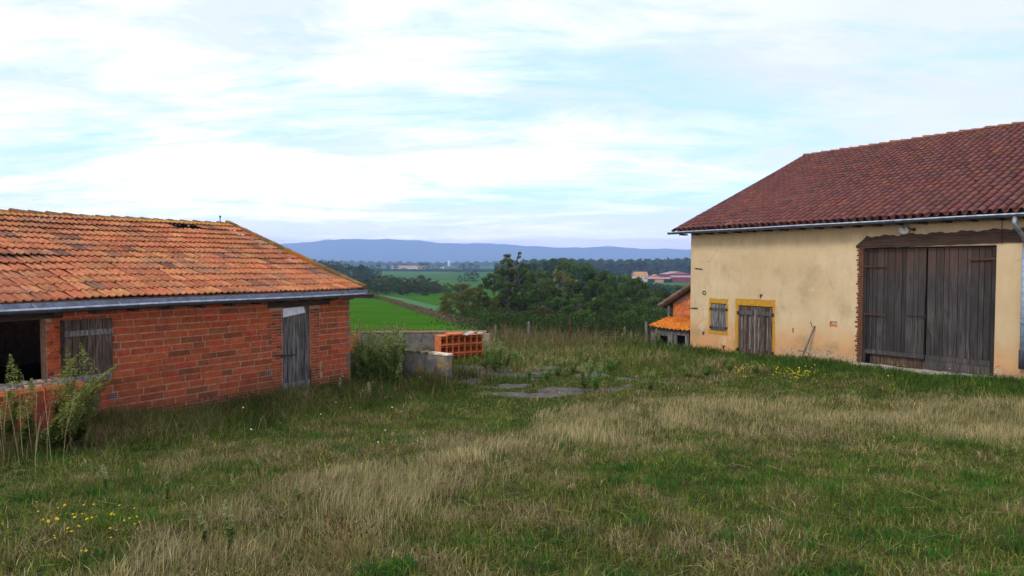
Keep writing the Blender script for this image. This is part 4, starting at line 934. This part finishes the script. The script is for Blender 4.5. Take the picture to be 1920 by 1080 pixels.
fl = [gp(rnd.gauss(1490, 22), rnd.gauss(716, 4)) for _ in range(46)]+[gp(rnd.gauss(1390, 18), rnd.gauss(708, 4)) for _ in range(16)]+[gp(rnd.uniform(1300, 1800), rnd.uniform(695, 725)) for _ in range(22)]
flowers('yellow_flowers', fl, (.70, .58, .02), 'yellow flowers in the green grass before the barn', .018, (.25, .4))
fl = [gp(rnd.uniform(420, 820), rnd.uniform(690, 860)) for _ in range(24)]+[gp(rnd.uniform(1050, 1450), rnd.uniform(650, 700)) for _ in range(12)]
flowers('white_flowers', fl, (.62, .60, .55), 'tiny white flower heads among the weeds beside the shed', .013, (.25, .5))

# ================================================================== tall weeds (individual plants)
def weed_mesh(name, hgt, spread, nst, seed, leafc=(.12, .20, .035), plumec=(.27, .32, .10), plume=.35, cards=260, lean=(0, 0), ls=.075):
    r = random.Random(seed); e = empty(name); st = MB(); V = []; F = []; C = []
    for s in range(nst):
        a = s*2.4+r.uniform(0, .9); bend = r.uniform(-.12, .12)*hgt; bx, by = r.uniform(0, .05)*math.cos(a), r.uniform(0, .05)*math.sin(a); h = hgt*(1 if s == 0 else r.uniform(.45, .97))
        tx, ty = bx+math.cos(a)*spread*r.random()+lean[0]*h, by+math.sin(a)*spread*r.random()+lean[1]*h
        P = lambda t, bx=bx, by=by, tx=tx, ty=ty, h=h, bend=bend: Vector((bx+(tx-bx)*t**1.4+bend*math.sin(t*3.1), by+(ty-by)*t**1.4+bend*.6*math.sin(t*4), h*t*(1-.04*t)))
        st.tube([P(0)+Vector((0, 0, -.05)), P(.35), P(.7), P(1)], [.007, .006, .004, .002], 4, (1, 1, 1), False)
        for k in range(cards):
            t = .06+.94*r.random()**.75; p = P(t); az = r.uniform(0, 6.28)
            if t > 1-plume:
                q = (t-(1-plume))/plume; rad = (.11*math.sin(math.pi*min(1, .15+q*.9)))*hgt*.62*r.random()**.5; L_ = ls*.42; wd = L_*.55; c = plumec
                p = p+Vector((math.cos(az), math.sin(az), .5))*rad
            else: rad = 0; L_ = ls*(1.7-.8*t)*r.uniform(.5, 1.3)*hgt**.3; wd = L_*.17; c = leafc
            d = Vector((math.cos(az), math.sin(az), r.uniform(.1, .9) if rad == 0 else r.uniform(-.4, 1.2))).normalized(); sd_ = d.cross(Vector((r.uniform(-.4, .4), r.uniform(-.4, .4), 1))).normalized()*wd
            v = r.uniform(.65, 1.35); c = [min(1, q_*v) for q_ in c]; b = len(V)
            V += [p-sd_*.4, p+sd_*.4, p+d*L_*.6+sd_, p+d*L_+Vector((0, 0, -.1*L_)), p+d*L_*.6-sd_]; C += [c]*5; F += [(b, b+1, b+2, b+4)]; F3_.append((b+2, b+3, b+4))
    st.build('stem', MT['weed_stem'], e)
    o = raw('foliage', V, F, F3_, C, MT['weed'], e); F3_.clear()
    return e
F3_ = []
MT['weed_stem'] = simple('weed_stem', (.09, .11, .03), (.17, .15, .06), 9)
protos = [weed_mesh('tall_weed', 1.0, .30, 4, 1, cards=150), weed_mesh('tall_weed', 1.0, .45, 8, 2, (.13, .22, .04), (.26, .32, .11), .3, 130), weed_mesh('tall_weed', 1.0, .10, 2, 3, (.12, .20, .04), (.33, .36, .15), .35, 260)]
used = [False]*3
def weed(px, py_base, hgt, kind, label, group, wide=1.0, Y=None):
    p = gp(px, py_base) if Y is None else ((px-960)/1222*Y, Y)
    o = protos[kind] if not used[kind] else copy_tree(protos[kind]); used[kind] = True
    o.location = (p[0], p[1], H(*p)); o.rotation_euler = (0, 0, rnd.uniform(0, 6.28)); s = hgt; o.scale = (s*wide, s*wide, s); tag(o, label, 'weed', group); return o
YW = []
G1 = 'tall feathery weeds growing in the yard slab and far grass'
for (px, py, hh, k, w_) in ((930, 692, 1.05, 1, .95), (912, 688, .8, 1, 1.0), (948, 684, .8, 0, 1.0), (1098, 722, .85, 0, .9), (1117, 726, .8, 1, .8), (1220, 726, .62, 1, .8), (993, 712, .65, 2, .9), (1025, 706, .5, 1, 1.1), (1045, 700, .6, 1, 1.0), (1328, 700, .5, 1, 1.2), (1290, 702, .4, 1, 1.2), (1235, 655, .9, 2, .9), (1170, 650, .9, 2, .8), (1190, 652, .8, 0, .8), (968, 676, .55, 1, 1), (1145, 690, .55, 1, 1.1), (1075, 694, .5, 1, 1.1), (885, 700, .4, 1, 1), (1522, 688, .5, 2, .7), (1010, 672, .6, 1, 1.2), (1090, 668, .55, 0, 1.2), (1370, 690, .45, 1, 1.2), (1420, 694, .4, 1, 1.2)):
    YW.append((px, weed(px, py, hh, k, 'w', G1, w_), ('slender', 'bushy', 'pale plumed')[k]))
relabel(YW, '{w} green weed, {n} from the left of those standing around the cracked slab')
G2 = 'weed clump between the shed corner and the concrete wall'
for k in range(20):
    weed(rnd.uniform(668, 738), rnd.uniform(695, 722), rnd.uniform(1.0, 1.7), rnd.choice([0, 0, 1]), 'tall feathery weed in the thicket between shed corner and concrete wall', G2, .75)
weed(775, 700, 1.05, 0, 'slender tall weed rising in front of the short concrete wall', None, .8)
weed(745, 725, .7, 2, 'bright green leafy weed at the near end of the thicket by the concrete wall', None, 1.2)
weed(692, 745, .45, 2, 'small green weed with white flowers below the shed corner', None, 1.2)
weed(637, 735, .45, 2, 'small leafy weed at the foot of the shed corner bricks', None, 1.1)
weed(370, 770, .55, 0, 'thin pale weed against the long brick wall of the shed', None, .8)
weed(463, 745, .42, 0, 'thin weed against the shed wall just left of its narrow door', None, .9)
YW = []
G4 = 'small pale plumed weeds in the grass in front of the shed'
for (px, py, hh) in ((305, 925, .3), (432, 915, .25), (478, 880, .25), (372, 1010, .32), (425, 1015, .42), (555, 930, .25), (1100, 860, .15), (190, 905, .3)):
    YW.append((px, weed(px, py, hh, 2, 'w', G4, .9), 'pale plumed'))
relabel(YW, 'short {w} weed in the foreground grass, {n} from the left')
# the big bushy plant by the pen wall
for i, (px, Y, hh, ln, ns_, lb) in enumerate(((130, 9.6, 1.62, (-.0, .0), 7, 'tallest feathery yellow green plant rising by the pen wall end'), (112, 9.0, 1.3, (.50, .0), 15, 'wide feathery plant leaning right across the shed wall from the pen wall'), (92, 8.7, 1.0, (.45, .05), 12, 'lower feathery plant leaning right at the foot of the pen wall'), (2, 8.9, 1.45, (.0, 0), 3, 'feathery plant cut by the left edge in front of the pen wall'), (36, 8.6, 1.1, (.05, 0), 2, 'slight feathery plant with dry stems before the pen wall'))):
    p = ((px-960)/1222*Y, Y); e = weed_mesh('feathery_plant', hh, .16, ns_, 40+i, (.085, .125, .018), (.22, .245, .065), .5, 560, ln, .055); e.location = (p[0], p[1], H(*p)-.05); tag(e, lb, 'plant')
st = MB()
for k in range(12):
    x0, y0 = at(rnd.uniform(-5, 110), rnd.uniform(7.6, 8.6)); z = H(x0, y0); h = rnd.uniform(.5, 1.15); l = rnd.gauss(.0, .2)
    st.tube([(x0, y0, z-.05), (x0+l*.35, y0, z+h*.5), (x0+l, y0+.05, z+h)], [.0028, .0022, .0015], 4, [rnd.uniform(.7, 1.2)]*3, False)
tag(st.build('dry_stalks', simple('dry_stalk', (.38, .28, .15), (.48, .38, .22), 9)), 'thin dry straw stalks sticking up at the left edge before the pen wall', 'stalks', kind='stuff')
# dark seed-head clump in the lower middle-left
st = MB()
for k in range(60):
    x0, y0 = gp(rnd.gauss(655, 26), rnd.gauss(1030, 8)); z = H(x0, y0); h = rnd.uniform(.15, .30); l = rnd.gauss(-.02, .11)
    st.tube([(x0, y0, z-.02), (x0+l, y0, z+h)], [.0025, .0018], 3, (.9, .8, .6), False); st.tube([(x0+l, y0, z+h), (x0+l*1.15, y0, z+h+.025)], [.006, .004], 4, (.35, .22, .14), False)
tag(st.build('plantain_clump', simple('seed_heads', (.2, .16, .08), (.3, .24, .12), 9)), 'clump of wiry stems with dark brown seed heads in the foreground', 'plant')

# ================================================================== trees
def tree_proto(h, r, seed, nclump, leaves, ls, c1, c2, sparse=1., low=.12, skirt=.9):
    q = np.random.default_rng(seed); e = empty('tree'); cen = []; rad = []
    lob = [(q.uniform(0, 6.28), q.uniform(.15, .95), q.uniform(.5, 1.4)) for _ in range(7)]
    for k in range(nclump):
        t = low+(1-low)*q.random()**.85; az = q.uniform(0, 6.28); env = math.sin(math.pi*min(1, .12+.86*(t-low)/(1-low)))**.55
        for (a, tt, m) in lob:
            env *= 1+(m-1)*math.exp(-((math.cos(az-a)-1)**2)*2-((t-tt)/.22)**2)
        rr = r*env*q.uniform(.45, 1.0)**.6; cen.append((rr*math.cos(az), rr*math.sin(az), h*t)); rad.append(r*q.uniform(.16, .36)*sparse*(1.15-.55*t))
    cen = np.array(cen); rad = np.array(rad); w_ = rad**2; ci = q.choice(nclump, leaves, p=w_/w_.sum())
    d = q.normal(0, 1, (leaves, 3)); d /= np.linalg.norm(d, axis=1)[:, None]; pos = cen[ci]+d*(rad[ci]*q.random(leaves)**.45)[:, None]*np.array([1, 1, .72])
    nrm = d*1.2+q.normal(0, .8, (leaves, 3))+np.array([0, 0, .5]); nrm /= np.linalg.norm(nrm, axis=1)[:, None]
    a = np.cross(nrm, q.normal(0, 1, (leaves, 3))); a /= np.linalg.norm(a, axis=1)[:, None]; b = np.cross(nrm, a); s = (ls*q.uniform(.55, 1.3, leaves))[:, None]
    V = np.stack([pos-a*s-b*s*.25, pos+b*s*.6-a*s*.1, pos+a*s+b*s*.2, pos-b*s*.6+a*s*.15], 1).reshape(-1, 3)
    cc = np.array(c1)+(np.array(c2)-np.array(c1))*q.random((nclump, 1)); lc = cc[ci]*q.uniform(.65, 1.5, (leaves, 1)); i = np.arange(leaves)*4
    raw('crown', V, np.stack([i, i+1, i+2, i+3], 1), None, np.repeat(lc, 4, 0), MT['leaf'], e)
    mb = MB(); mb.tube([(0, 0, -.8), (.02*h, 0, h*.3), (-.01*h, .02*h, h*.6), (0, 0, h*.92)], [h*.022, h*.017, h*.010, h*.003], 8)
    for k in q.choice(nclump, min(16, nclump), replace=False):
        c = cen[k]; z0 = max(h*.15, c[2]-.35*np.hypot(c[0], c[1])-.08*h); mb.tube([(0, 0, z0), (c[0]*.5, c[1]*.5, (z0+c[2])/2+.02*h), tuple(c)], [h*.008, h*.005, h*.002], 5, cap=False)
    mb.build('trunk', MT['bark'], e); return e
GA, GB = (.030, .058, .014), (.062, .100, .020); OA, OB = (.075, .085, .016), (.115, .115, .024)
TP = {'dense': tree_proto(10, 3.0, 1, 46, 11000, .12, GA, GB), 'round': tree_proto(10, 3.4, 2, 52, 11500, .12, GA, (.07, .105, .02)), 'olive': tree_proto(10, 3.8, 3, 56, 11500, .12, OA, OB),
      'slim': tree_proto(10, 2.1, 4, 38, 8500, .11, GA, (.05, .09, .02)), 'sparse': tree_proto(10, 2.0, 5, 46, 5200, .11, (.05, .075, .018), (.10, .12, .03), .8, .30), 'bush': tree_proto(10, 6.5, 6, 70, 8000, .30, (.035, .07, .016), (.075, .12, .025), 1., .02),
      'dry': tree_proto(10, 4.5, 8, 60, 5200, .22, (.09, .085, .03), (.14, .125, .05), .9, .03)}
tused = {}
def tree(px, ytop, Y, kind, label, group, wide=1., cat='tree', name=None, base=None):
    x = (px-960)/1222*Y; z = H(x, Y) if base is None else base; top_ = 3-(ytop-498)/1222*Y; h = max(top_-z, 1.0)
    o = TP[kind] if kind not in tused else copy_tree(TP[kind]); tused[kind] = 1
    if name: o.name = name
    o.location = (x, Y, z-.1); o.rotation_euler = (0, 0, rnd.uniform(0, 6.28)); s = (h+.1)/10; o.scale = (s*wide, s*wide, s); tag(o, label, cat, group); return o
GR = 'broadleaf trees of the grove beyond the fence'; KL = {'dense': 'dark green dense tree in the grove beyond the wire fence', 'round': 'round green tree in the grove beyond the wire fence', 'olive': 'olive green spreading tree in the grove beyond the wire fence', 'slim': 'narrow dark tree in the grove beyond the wire fence', 'dry': 'brownish thinning tree in the grove beyond the wire fence'}
RB, RM, RF = [], [], []; KW = {'dense': 'dense dark green', 'round': 'round green', 'olive': 'olive green spreading', 'slim': 'narrow dark', 'dry': 'brownish thinning'}
for (px, yt, Y, k, w_) in ((866, 534, 76, 'olive', 1.5), (845, 556, 70, 'olive', 1.2), (890, 540, 80, 'olive', 1.2), (905, 548, 62, 'round', .7), (925, 515, 86, 'dense', .95), (952, 508, 90, 'dense', .8), (985, 498, 92, 'dense', .8), (1012, 510, 84, 'round', .85), (1038, 506, 90, 'dry', .8), (1062, 492, 98, 'dense', .8), (1090, 498, 92, 'dense', .95), (1118, 508, 90, 'slim', 1.2), (1140, 514, 84, 'dense', .9), (1165, 516, 82, 'round', .85), (1188, 524, 78, 'dense', .9), (1215, 545, 74, 'round', .9), (1245, 548, 84, 'dense', 1.), (1275, 545, 90, 'round', 1.), (1305, 545, 92, 'dense', 1.), (1340, 540, 95, 'round', 1.), (885, 560, 56, 'olive', .7), (930, 565, 54, 'olive', .75), (968, 560, 58, 'dense', .8), (1000, 575, 52, 'round', .8), (1050, 560, 60, 'dense', .9), (1085, 560, 60, 'round', .9), (1130, 560, 58, 'dense', .8), (1160, 572, 54, 'round', .9), (1195, 575, 58, 'dense', .9), (1235, 578, 62, 'round', 1.), (1270, 580, 66, 'dense', 1.), (1010, 535, 72, 'dense', .9), (960, 530, 74, 'round', .9), (1075, 530, 76, 'slim', 1.3), (1120, 530, 74, 'dense', .9), (1230, 560, 70, 'dense', .9)):
    o = tree(px, yt, Y, k, KL[k], GR, w_); (RB if Y >= 80 else RM if Y > 62 else RF).append((px, o, KW[k]))
relabel(RB, '{w} tree, {n} from the left in the back row of the grove')
relabel(RM, '{w} tree, {n} from the left in the middle row of the grove')
relabel(RF, '{w} tree, {n} from the left in the front row of the grove')
tree(968, 474, 89, 'sparse', 'tallest thin topped tree sticking up above the grove', None, 1.05)
GBu = 'bushes in front of the grove'
RB = []
for (px, yt, Y, k, w_) in ((900, 598, 44, 'bush', .8), (940, 588, 42, 'bush', .9), (985, 585, 42, 'bush', .8), (1020, 575, 44, 'dry', .9), (1050, 590, 38, 'bush', .8), (1095, 585, 40, 'bush', .9), (1030, 600, 34, 'bush', .8), (1180, 590, 40, 'bush', .9), (1215, 600, 36, 'bush', .8), (1245, 595, 40, 'bush', .8), (870, 600, 50, 'bush', .7), (1290, 598, 44, 'bush', .9), (965, 612, 33, 'bush', .8), (915, 618, 33, 'bush', .8)):
    RB.append((px, tree(px, yt, Y, k, 'bush', GBu, w_, 'bush', 'bush'), 'green' if k == 'bush' else 'brownish dry'))
relabel(RB, '{w} bush just beyond the fence, {n} from the left')
tree(1140, 573, 29.5, 'slim', 'tall yellow green sapling right behind the fence', None, .75, 'sapling', 'sapling')
# mid-distance wood left
GM = 'trees of the wood below the far fields'; RB = []
for i in range(34):
    px = 640+i*7.0+rnd.uniform(-5, 5); yt = np.interp(px, [640, 690, 720, 760, 800, 830, 860, 880], [530, 520, 518, 522, 520, 532, 535, 540])+rnd.uniform(-5, 8); k = rnd.choice(['dense', 'round', 'round', 'slim', 'olive'])
    RB.append((px, tree(px, yt, rnd.uniform(228, 300), k, 't', GM, 1.7 if k != 'slim' else 2.3), 'olive' if k == 'olive' else 'dark green'))
for i in range(13):
    px = 700+i*11+rnd.uniform(-5, 5); RB.append((px, tree(px, rnd.uniform(527, 541), rnd.uniform(205, 235), rnd.choice(['round', 'olive', 'dense']), 't', GM, 1.9), 'leafy'))
relabel(RB, 'distant {w} tree, {n} from the left in the wood below the far fields')
GN = 'trees of the wooded slope behind the shed roof'; RB = []
for i in range(30):
    px = 560+i*5.3+rnd.uniform(-4, 4); yt = np.interp(px, [560, 600, 650, 690, 720], [488, 489, 492, 503, 512])+rnd.uniform(-3, 6); RB.append((px, tree(px, yt, rnd.uniform(420, 520), rnd.choice(['dense', 'round', 'slim']), 't', GN, 1.1), 'dark'))
relabel(RB, 'far {w} tree, {n} from the left on the wooded slope behind the shed roof')
# field trees and hedge trees
GF = 'lone trees on the far green fields'; RB = []
for (px, yt, Y) in ((697, 497, 1000), (710, 494, 1000), (868, 494, 1150), (883, 493, 1100), (893, 496, 1100), (846, 503, 1100), (875, 511, 520), (888, 508, 500), (862, 516, 500), (825, 503, 1150), (790, 492, 1120), (798, 491, 1120)):
    RB.append((px, tree(px, yt, Y, 'round', 't', GF, 1.2), 'dark'))
relabel(RB, 'lone {w} tree on the far green fields, {n} from the left')
GH_ = 'hedge trees around the far hamlet'
RB = []
for i in range(26):
    px = rnd.choice([rnd.uniform(742, 800), rnd.uniform(715, 900), rnd.uniform(715, 830)]); RB.append((px, tree(px, rnd.uniform(492, 500), rnd.uniform(1320, 1600), rnd.choice(['round', 'dense']), 't', GH_, 1.4), 'tiny'))
relabel(RB, '{w} dark tree around the far hamlet, {n} from the left')
# far woods as masses of leaf clumps
def woods(name, label, x0, x1, ys, tops, n, ls, c, depth):
    px = rng.uniform(x0, x1, n); Y = ys+rng.uniform(-1, 1, n)*depth; X = (px-960)/1222*Y; tp = np.interp(px, [t[0] for t in tops], [t[1] for t in tops])+1.6*np.sin(px*.35)+1.0*np.sin(px*.9+1)+rng.uniform(-.4, .4, n)
    top_ = 3-(tp-498)/1222*Y; z0 = hz(X, Y); t = rng.random(n)**.6; Z = z0+(top_-z0)*t; pos = np.stack([X, Y, Z], 1)
    nrm = rng.normal(0, 1, (n, 3))+np.array([0, -.6, .6]); nrm /= np.linalg.norm(nrm, axis=1)[:, None]; a = np.cross(nrm, rng.normal(0, 1, (n, 3))); a /= np.linalg.norm(a, axis=1)[:, None]; b = np.cross(nrm, a); s = ls*rng.uniform(.5, 1.3, (n, 1))
    V = np.stack([pos-a*s, pos+b*s, pos+a*s, pos-b*s], 1).reshape(-1, 3); k = .7+.6*fbm(X, Z*3, ls*7, 3)[:, None]; C = np.array(c)*k*rng.uniform(.75, 1.3, (n, 1)); i = np.arange(n)*4
    return tag(raw(name, V, np.stack([i, i+1, i+2, i+3], 1), None, np.repeat(C, 4, 0), MT['grass']), label, 'woods', kind='stuff')
woods('far_woods', 'long dark wood on the horizon behind the maroon farm sheds', 930, 1700, 900, [(930, 497), (1000, 490), (1060, 489), (1150, 491), (1230, 490), (1300, 487), (1500, 488)], 26000, 3.2, (.040, .070, .022), 90)
woods('far_woods', 'thin wooded band on the horizon beyond the hamlet', 200, 1000, 2600, [(200, 490), (570, 489), (700, 493), (800, 495), (930, 493), (1000, 492)], 24000, 5.5, (.05, .085, .03), 200)
woods('far_woods', 'wood on the rise behind the grove at centre', 930, 1300, 330, [(930, 505), (1010, 497), (1045, 488), (1060, 489), (1090, 498), (1130, 512), (1160, 530), (1300, 545)], 12000, 1.6, (.040, .072, .022), 30)
# hedges
def hedge(name, label, P, h, n, ls, c, wd=.6):
    P = np.array(P, float); seg = np.hypot(*(P[1:]-P[:-1]).T); cs = np.concatenate([[0], seg.cumsum()]); t = rng.random(n)*cs[-1]; X = np.interp(t, cs, P[:, 0])+rng.normal(0, wd, n); Y = np.interp(t, cs, P[:, 1])+rng.normal(0, wd, n)
    Z = hz(X, Y)+h*rng.random(n)*(.6+.6*vnoise(t, t*0, 3., 9)); pos = np.stack([X, Y, Z], 1); nrm = rng.normal(0, 1, (n, 3)); nrm /= np.linalg.norm(nrm, axis=1)[:, None]; a = np.cross(nrm, rng.normal(0, 1, (n, 3))); a /= np.linalg.norm(a, axis=1)[:, None]; b = np.cross(nrm, a); s = ls*rng.uniform(.5, 1.3, (n, 1))
    V = np.stack([pos-a*s, pos+b*s*.5, pos+a*s, pos-b*s*.5], 1).reshape(-1, 3); C = np.array(c)*rng.uniform(.6, 1.4, (n, 1)); i = np.arange(n)*4
    return tag(raw(name, V, np.stack([i, i+1, i+2, i+3], 1), None, np.repeat(C, 4, 0), MT['grass']), label, 'hedge')
hedge('hedge', 'brown dried hedge running down the slope between the near green fields', [(-52, 230), (-45, 204), (-16, 92), (-3.4, 43), (-1.5, 38)], .55, 16000, .09, (.15, .11, .065), .45)
hedge('hedge', 'thin dark green hedge line beyond the bright field', [(-48, 165), (-22, 122), (-4, 88)], .5, 5000, .12, (.04, .07, .03), .3)
hedge('hedge', 'dark hedge line across the far fields below the hamlet', [(-330, 1190), (-200, 1170), (-90, 1120), (0, 1100)], 4.5, 9000, 1.0, (.03, .05, .02), 2.)

for (nm, lb, P, h_, n_, ls_, c_, w_) in (('undergrowth', 'dark bramble undergrowth filling the bank beyond the wire fence', [(-2, 31), (3, 31), (9, 31), (14, 33)], 1.1, 16000, .07, (.045, .075, .02), 1.0), ('undergrowth', 'shaded undergrowth beneath the trees of the grove', [(-1, 46), (2, 44), (4, 42), (12, 42), (20, 44)], 1.4, 16000, .10, (.035, .065, .018), 1.2), ('undergrowth', 'deep thicket between the trunks at the back of the grove', [(-3, 66), (0, 66), (8, 66), (18, 66), (34, 70)], 2.0, 14000, .16, (.03, .055, .016), 1.5)):
    o = hedge(nm, lb, P, h_, n_, ls_, c_, w_); o['category'] = 'undergrowth'; o['kind'] = 'stuff'
# ================================================================== far buildings
def far_box(name, parent, x0, x1, y0, y1, z0, z1, m): mb = MB(); mb.box(x0, x1, y0, y1, z0, z1); return mb.build(name, m, parent)
def gable(name, parent, x0, x1, y0, y1, z, h, m, ov=.4, axis='x'):
    mb = MB(); x0 -= ov; x1 += ov; y0 -= ov; y1 += ov
    if axis == 'x': ym = (y0+y1)/2; mb.add([(x0, y0, z), (x1, y0, z), (x1, y1, z), (x0, y1, z), (x0, ym, z+h), (x1, ym, z+h)], [(0, 1, 5, 4), (2, 3, 4, 5), (0, 4, 3), (1, 2, 5), (0, 3, 2, 1)])
    else: xm = (x0+x1)/2; mb.add([(x0, y0, z), (x1, y0, z), (x1, y1, z), (x0, y1, z), (xm, y0, z+h), (xm, y1, z+h)], [(0, 4, 5, 3), (1, 2, 5, 4), (0, 1, 4), (2, 3, 5), (0, 3, 2, 1)])
    return mb.build(name, m, parent)
MW = simple('white_wall', (.55, .52, .48), (.72, .69, .64), .5, bump=0); MO = simple('orange_roof', (.38, .17, .06), (.50, .25, .10), .6, bump=0); MR = simple('maroon_sheet', (.16, .022, .035), (.21, .035, .05), .4, (3, 3, .2), .5, bump=0); MRr = simple('maroon_roof', (.33, .13, .14), (.42, .18, .19), .4, rough=.4, bump=0); MWd = simple('timber_boards', (.35, .20, .10), (.5, .32, .18), 1.5, (3, 3, .1), bump=0)
Yf = 512; zf = -10.6
def fx(px): return (px-960)/1222*Yf
fh = empty('farmhouse', (fx(1203), Yf, zf), R(4), 'distant white farmhouse with orange roof left of the maroon sheds', 'house')
far_box('wall', fh, -5.2, 5.0, 0, 8, -1, 5.2, MW); gable('roof', fh, -5.2, 5.0, 0, 8, 5.2, 3.6, MO, .5)
for x in (-3, -.4, 2.6): far_box('window', fh, x, x+.9, -.05, -.01, 3.0, 4.2, MT['dark'])
far_box('door', fh, .6, 1.8, -.05, -.01, -1, 1.8, MT['dark']); far_box('porch', fh, -9, -5.25, -.5, 4, 3.4, 3.9, MW); far_box('porch_opening', fh, -8.8, -5.3, 0, 3.5, -1, 3.35, MT['dark'])
hs = empty('hay_barn', (fx(1218), Yf-14, zf), R(-3), 'distant open timber barn with stacked pale boards before the farmhouse', 'barn')
far_box('wall', hs, -3, 12, 0, 10, -1, 3.4, MT['wood_dark']); gable('roof', hs, -3.5, 12.5, -.5, 10, 3.4, 1.3, MRr, .4); far_box('board_stack', hs, 1, 7.6, -.6, -.05, -.6, 3.0, MWd)
ms = empty('maroon_shed', (fx(1250), Yf-10, zf), R(-2), 'distant long maroon sheet metal shed on the far farm', 'shed')
far_box('wall', ms, 2, 26, 0, 12, -1, 4.6, MR); gable('roof', ms, 2, 26, 0, 12, 4.6, 1.3, MRr, .3); far_box('open_bay', ms, -6, 1.95, .5, 10, -1, 3.6, MT['dark']); far_box('bay_roof', ms, -7, 1.98, -.3, 10.5, 3.65, 4.4, MRr)
m2_ = empty('maroon_shed', (fx(1282), Yf+25, zf), R(20), 'distant maroon shed with pale roof standing behind the long one', 'shed')
far_box('wall', m2_, -8, 14, 0, 12, -1, 6.5, MR); gable('roof', m2_, -8, 14, 0, 12, 6.5, 2.2, MRr, .4, 'y')
sh = empty('farm_cottage', (fx(1233), Yf+6, zf), 0, 'small distant cottage gable between hay barn and maroon shed', 'house')
far_box('wall', sh, -3.2, 3.2, 0, 8, -1, 4.6, MW); gable('roof', sh, -3.2, 3.2, 0, 8, 4.6, 2.1, MO, .4, 'y')
# hamlet
for (px, Y, wd, hh, m, lb) in ((733, 1300, 10, 3, MW, 'tiny white barn at the left end of the far hamlet'), (748, 1420, 30, 8, MO, 'tiny orange roofed house at the left of the far hamlet'), (764, 1400, 40, 8, MO, 'tiny long orange roofed house in the middle of the far hamlet'), (783, 1380, 26, 8, MO, 'tiny pale roofed house at the right of the far hamlet'), (841, 2300, 6, 17, MW, 'tiny white church tower on the horizon right of the hamlet'), (829, 1500, 7, 5, MW, 'tiny white hut on the far field')):
    x = (px-960)/1222*Y; e = empty('church' if hh > 15 else 'hamlet_house', (x, Y, H(x, Y)), rnd.uniform(-.4, .4), lb, 'church' if hh > 15 else 'house')
    far_box('wall', e, -wd/2, wd/2, 0, 9, -2, hh*.6, MW); gable('roof', e, -wd/2, wd/2, 0, 9, hh*.6, hh*.5, MO if m == MO else MW, .5)

# ------------------------------------------------------------------ air
hm = bpy.data.materials.new('air'); hm.use_nodes = True; t_ = hm.node_tree; t_.nodes.clear(); o_ = t_.nodes.new('ShaderNodeOutputMaterial'); v_ = t_.nodes.new('ShaderNodeVolumePrincipled')
v_.inputs['Color'].default_value = (.42, .58, 1.0, 1); v_.inputs['Density'].default_value = HAZE; v_.inputs['Anisotropy'].default_value = 0
t_.links.new(v_.outputs[0], o_.inputs['Volume'])
mb = MB(); mb.box(-9800, 11500, -70, 12100, -30, 470); hzb = mb.build('haze', hm); tag(hzb, kind='stuff', label='thin blue air over the valley', cat='haze')
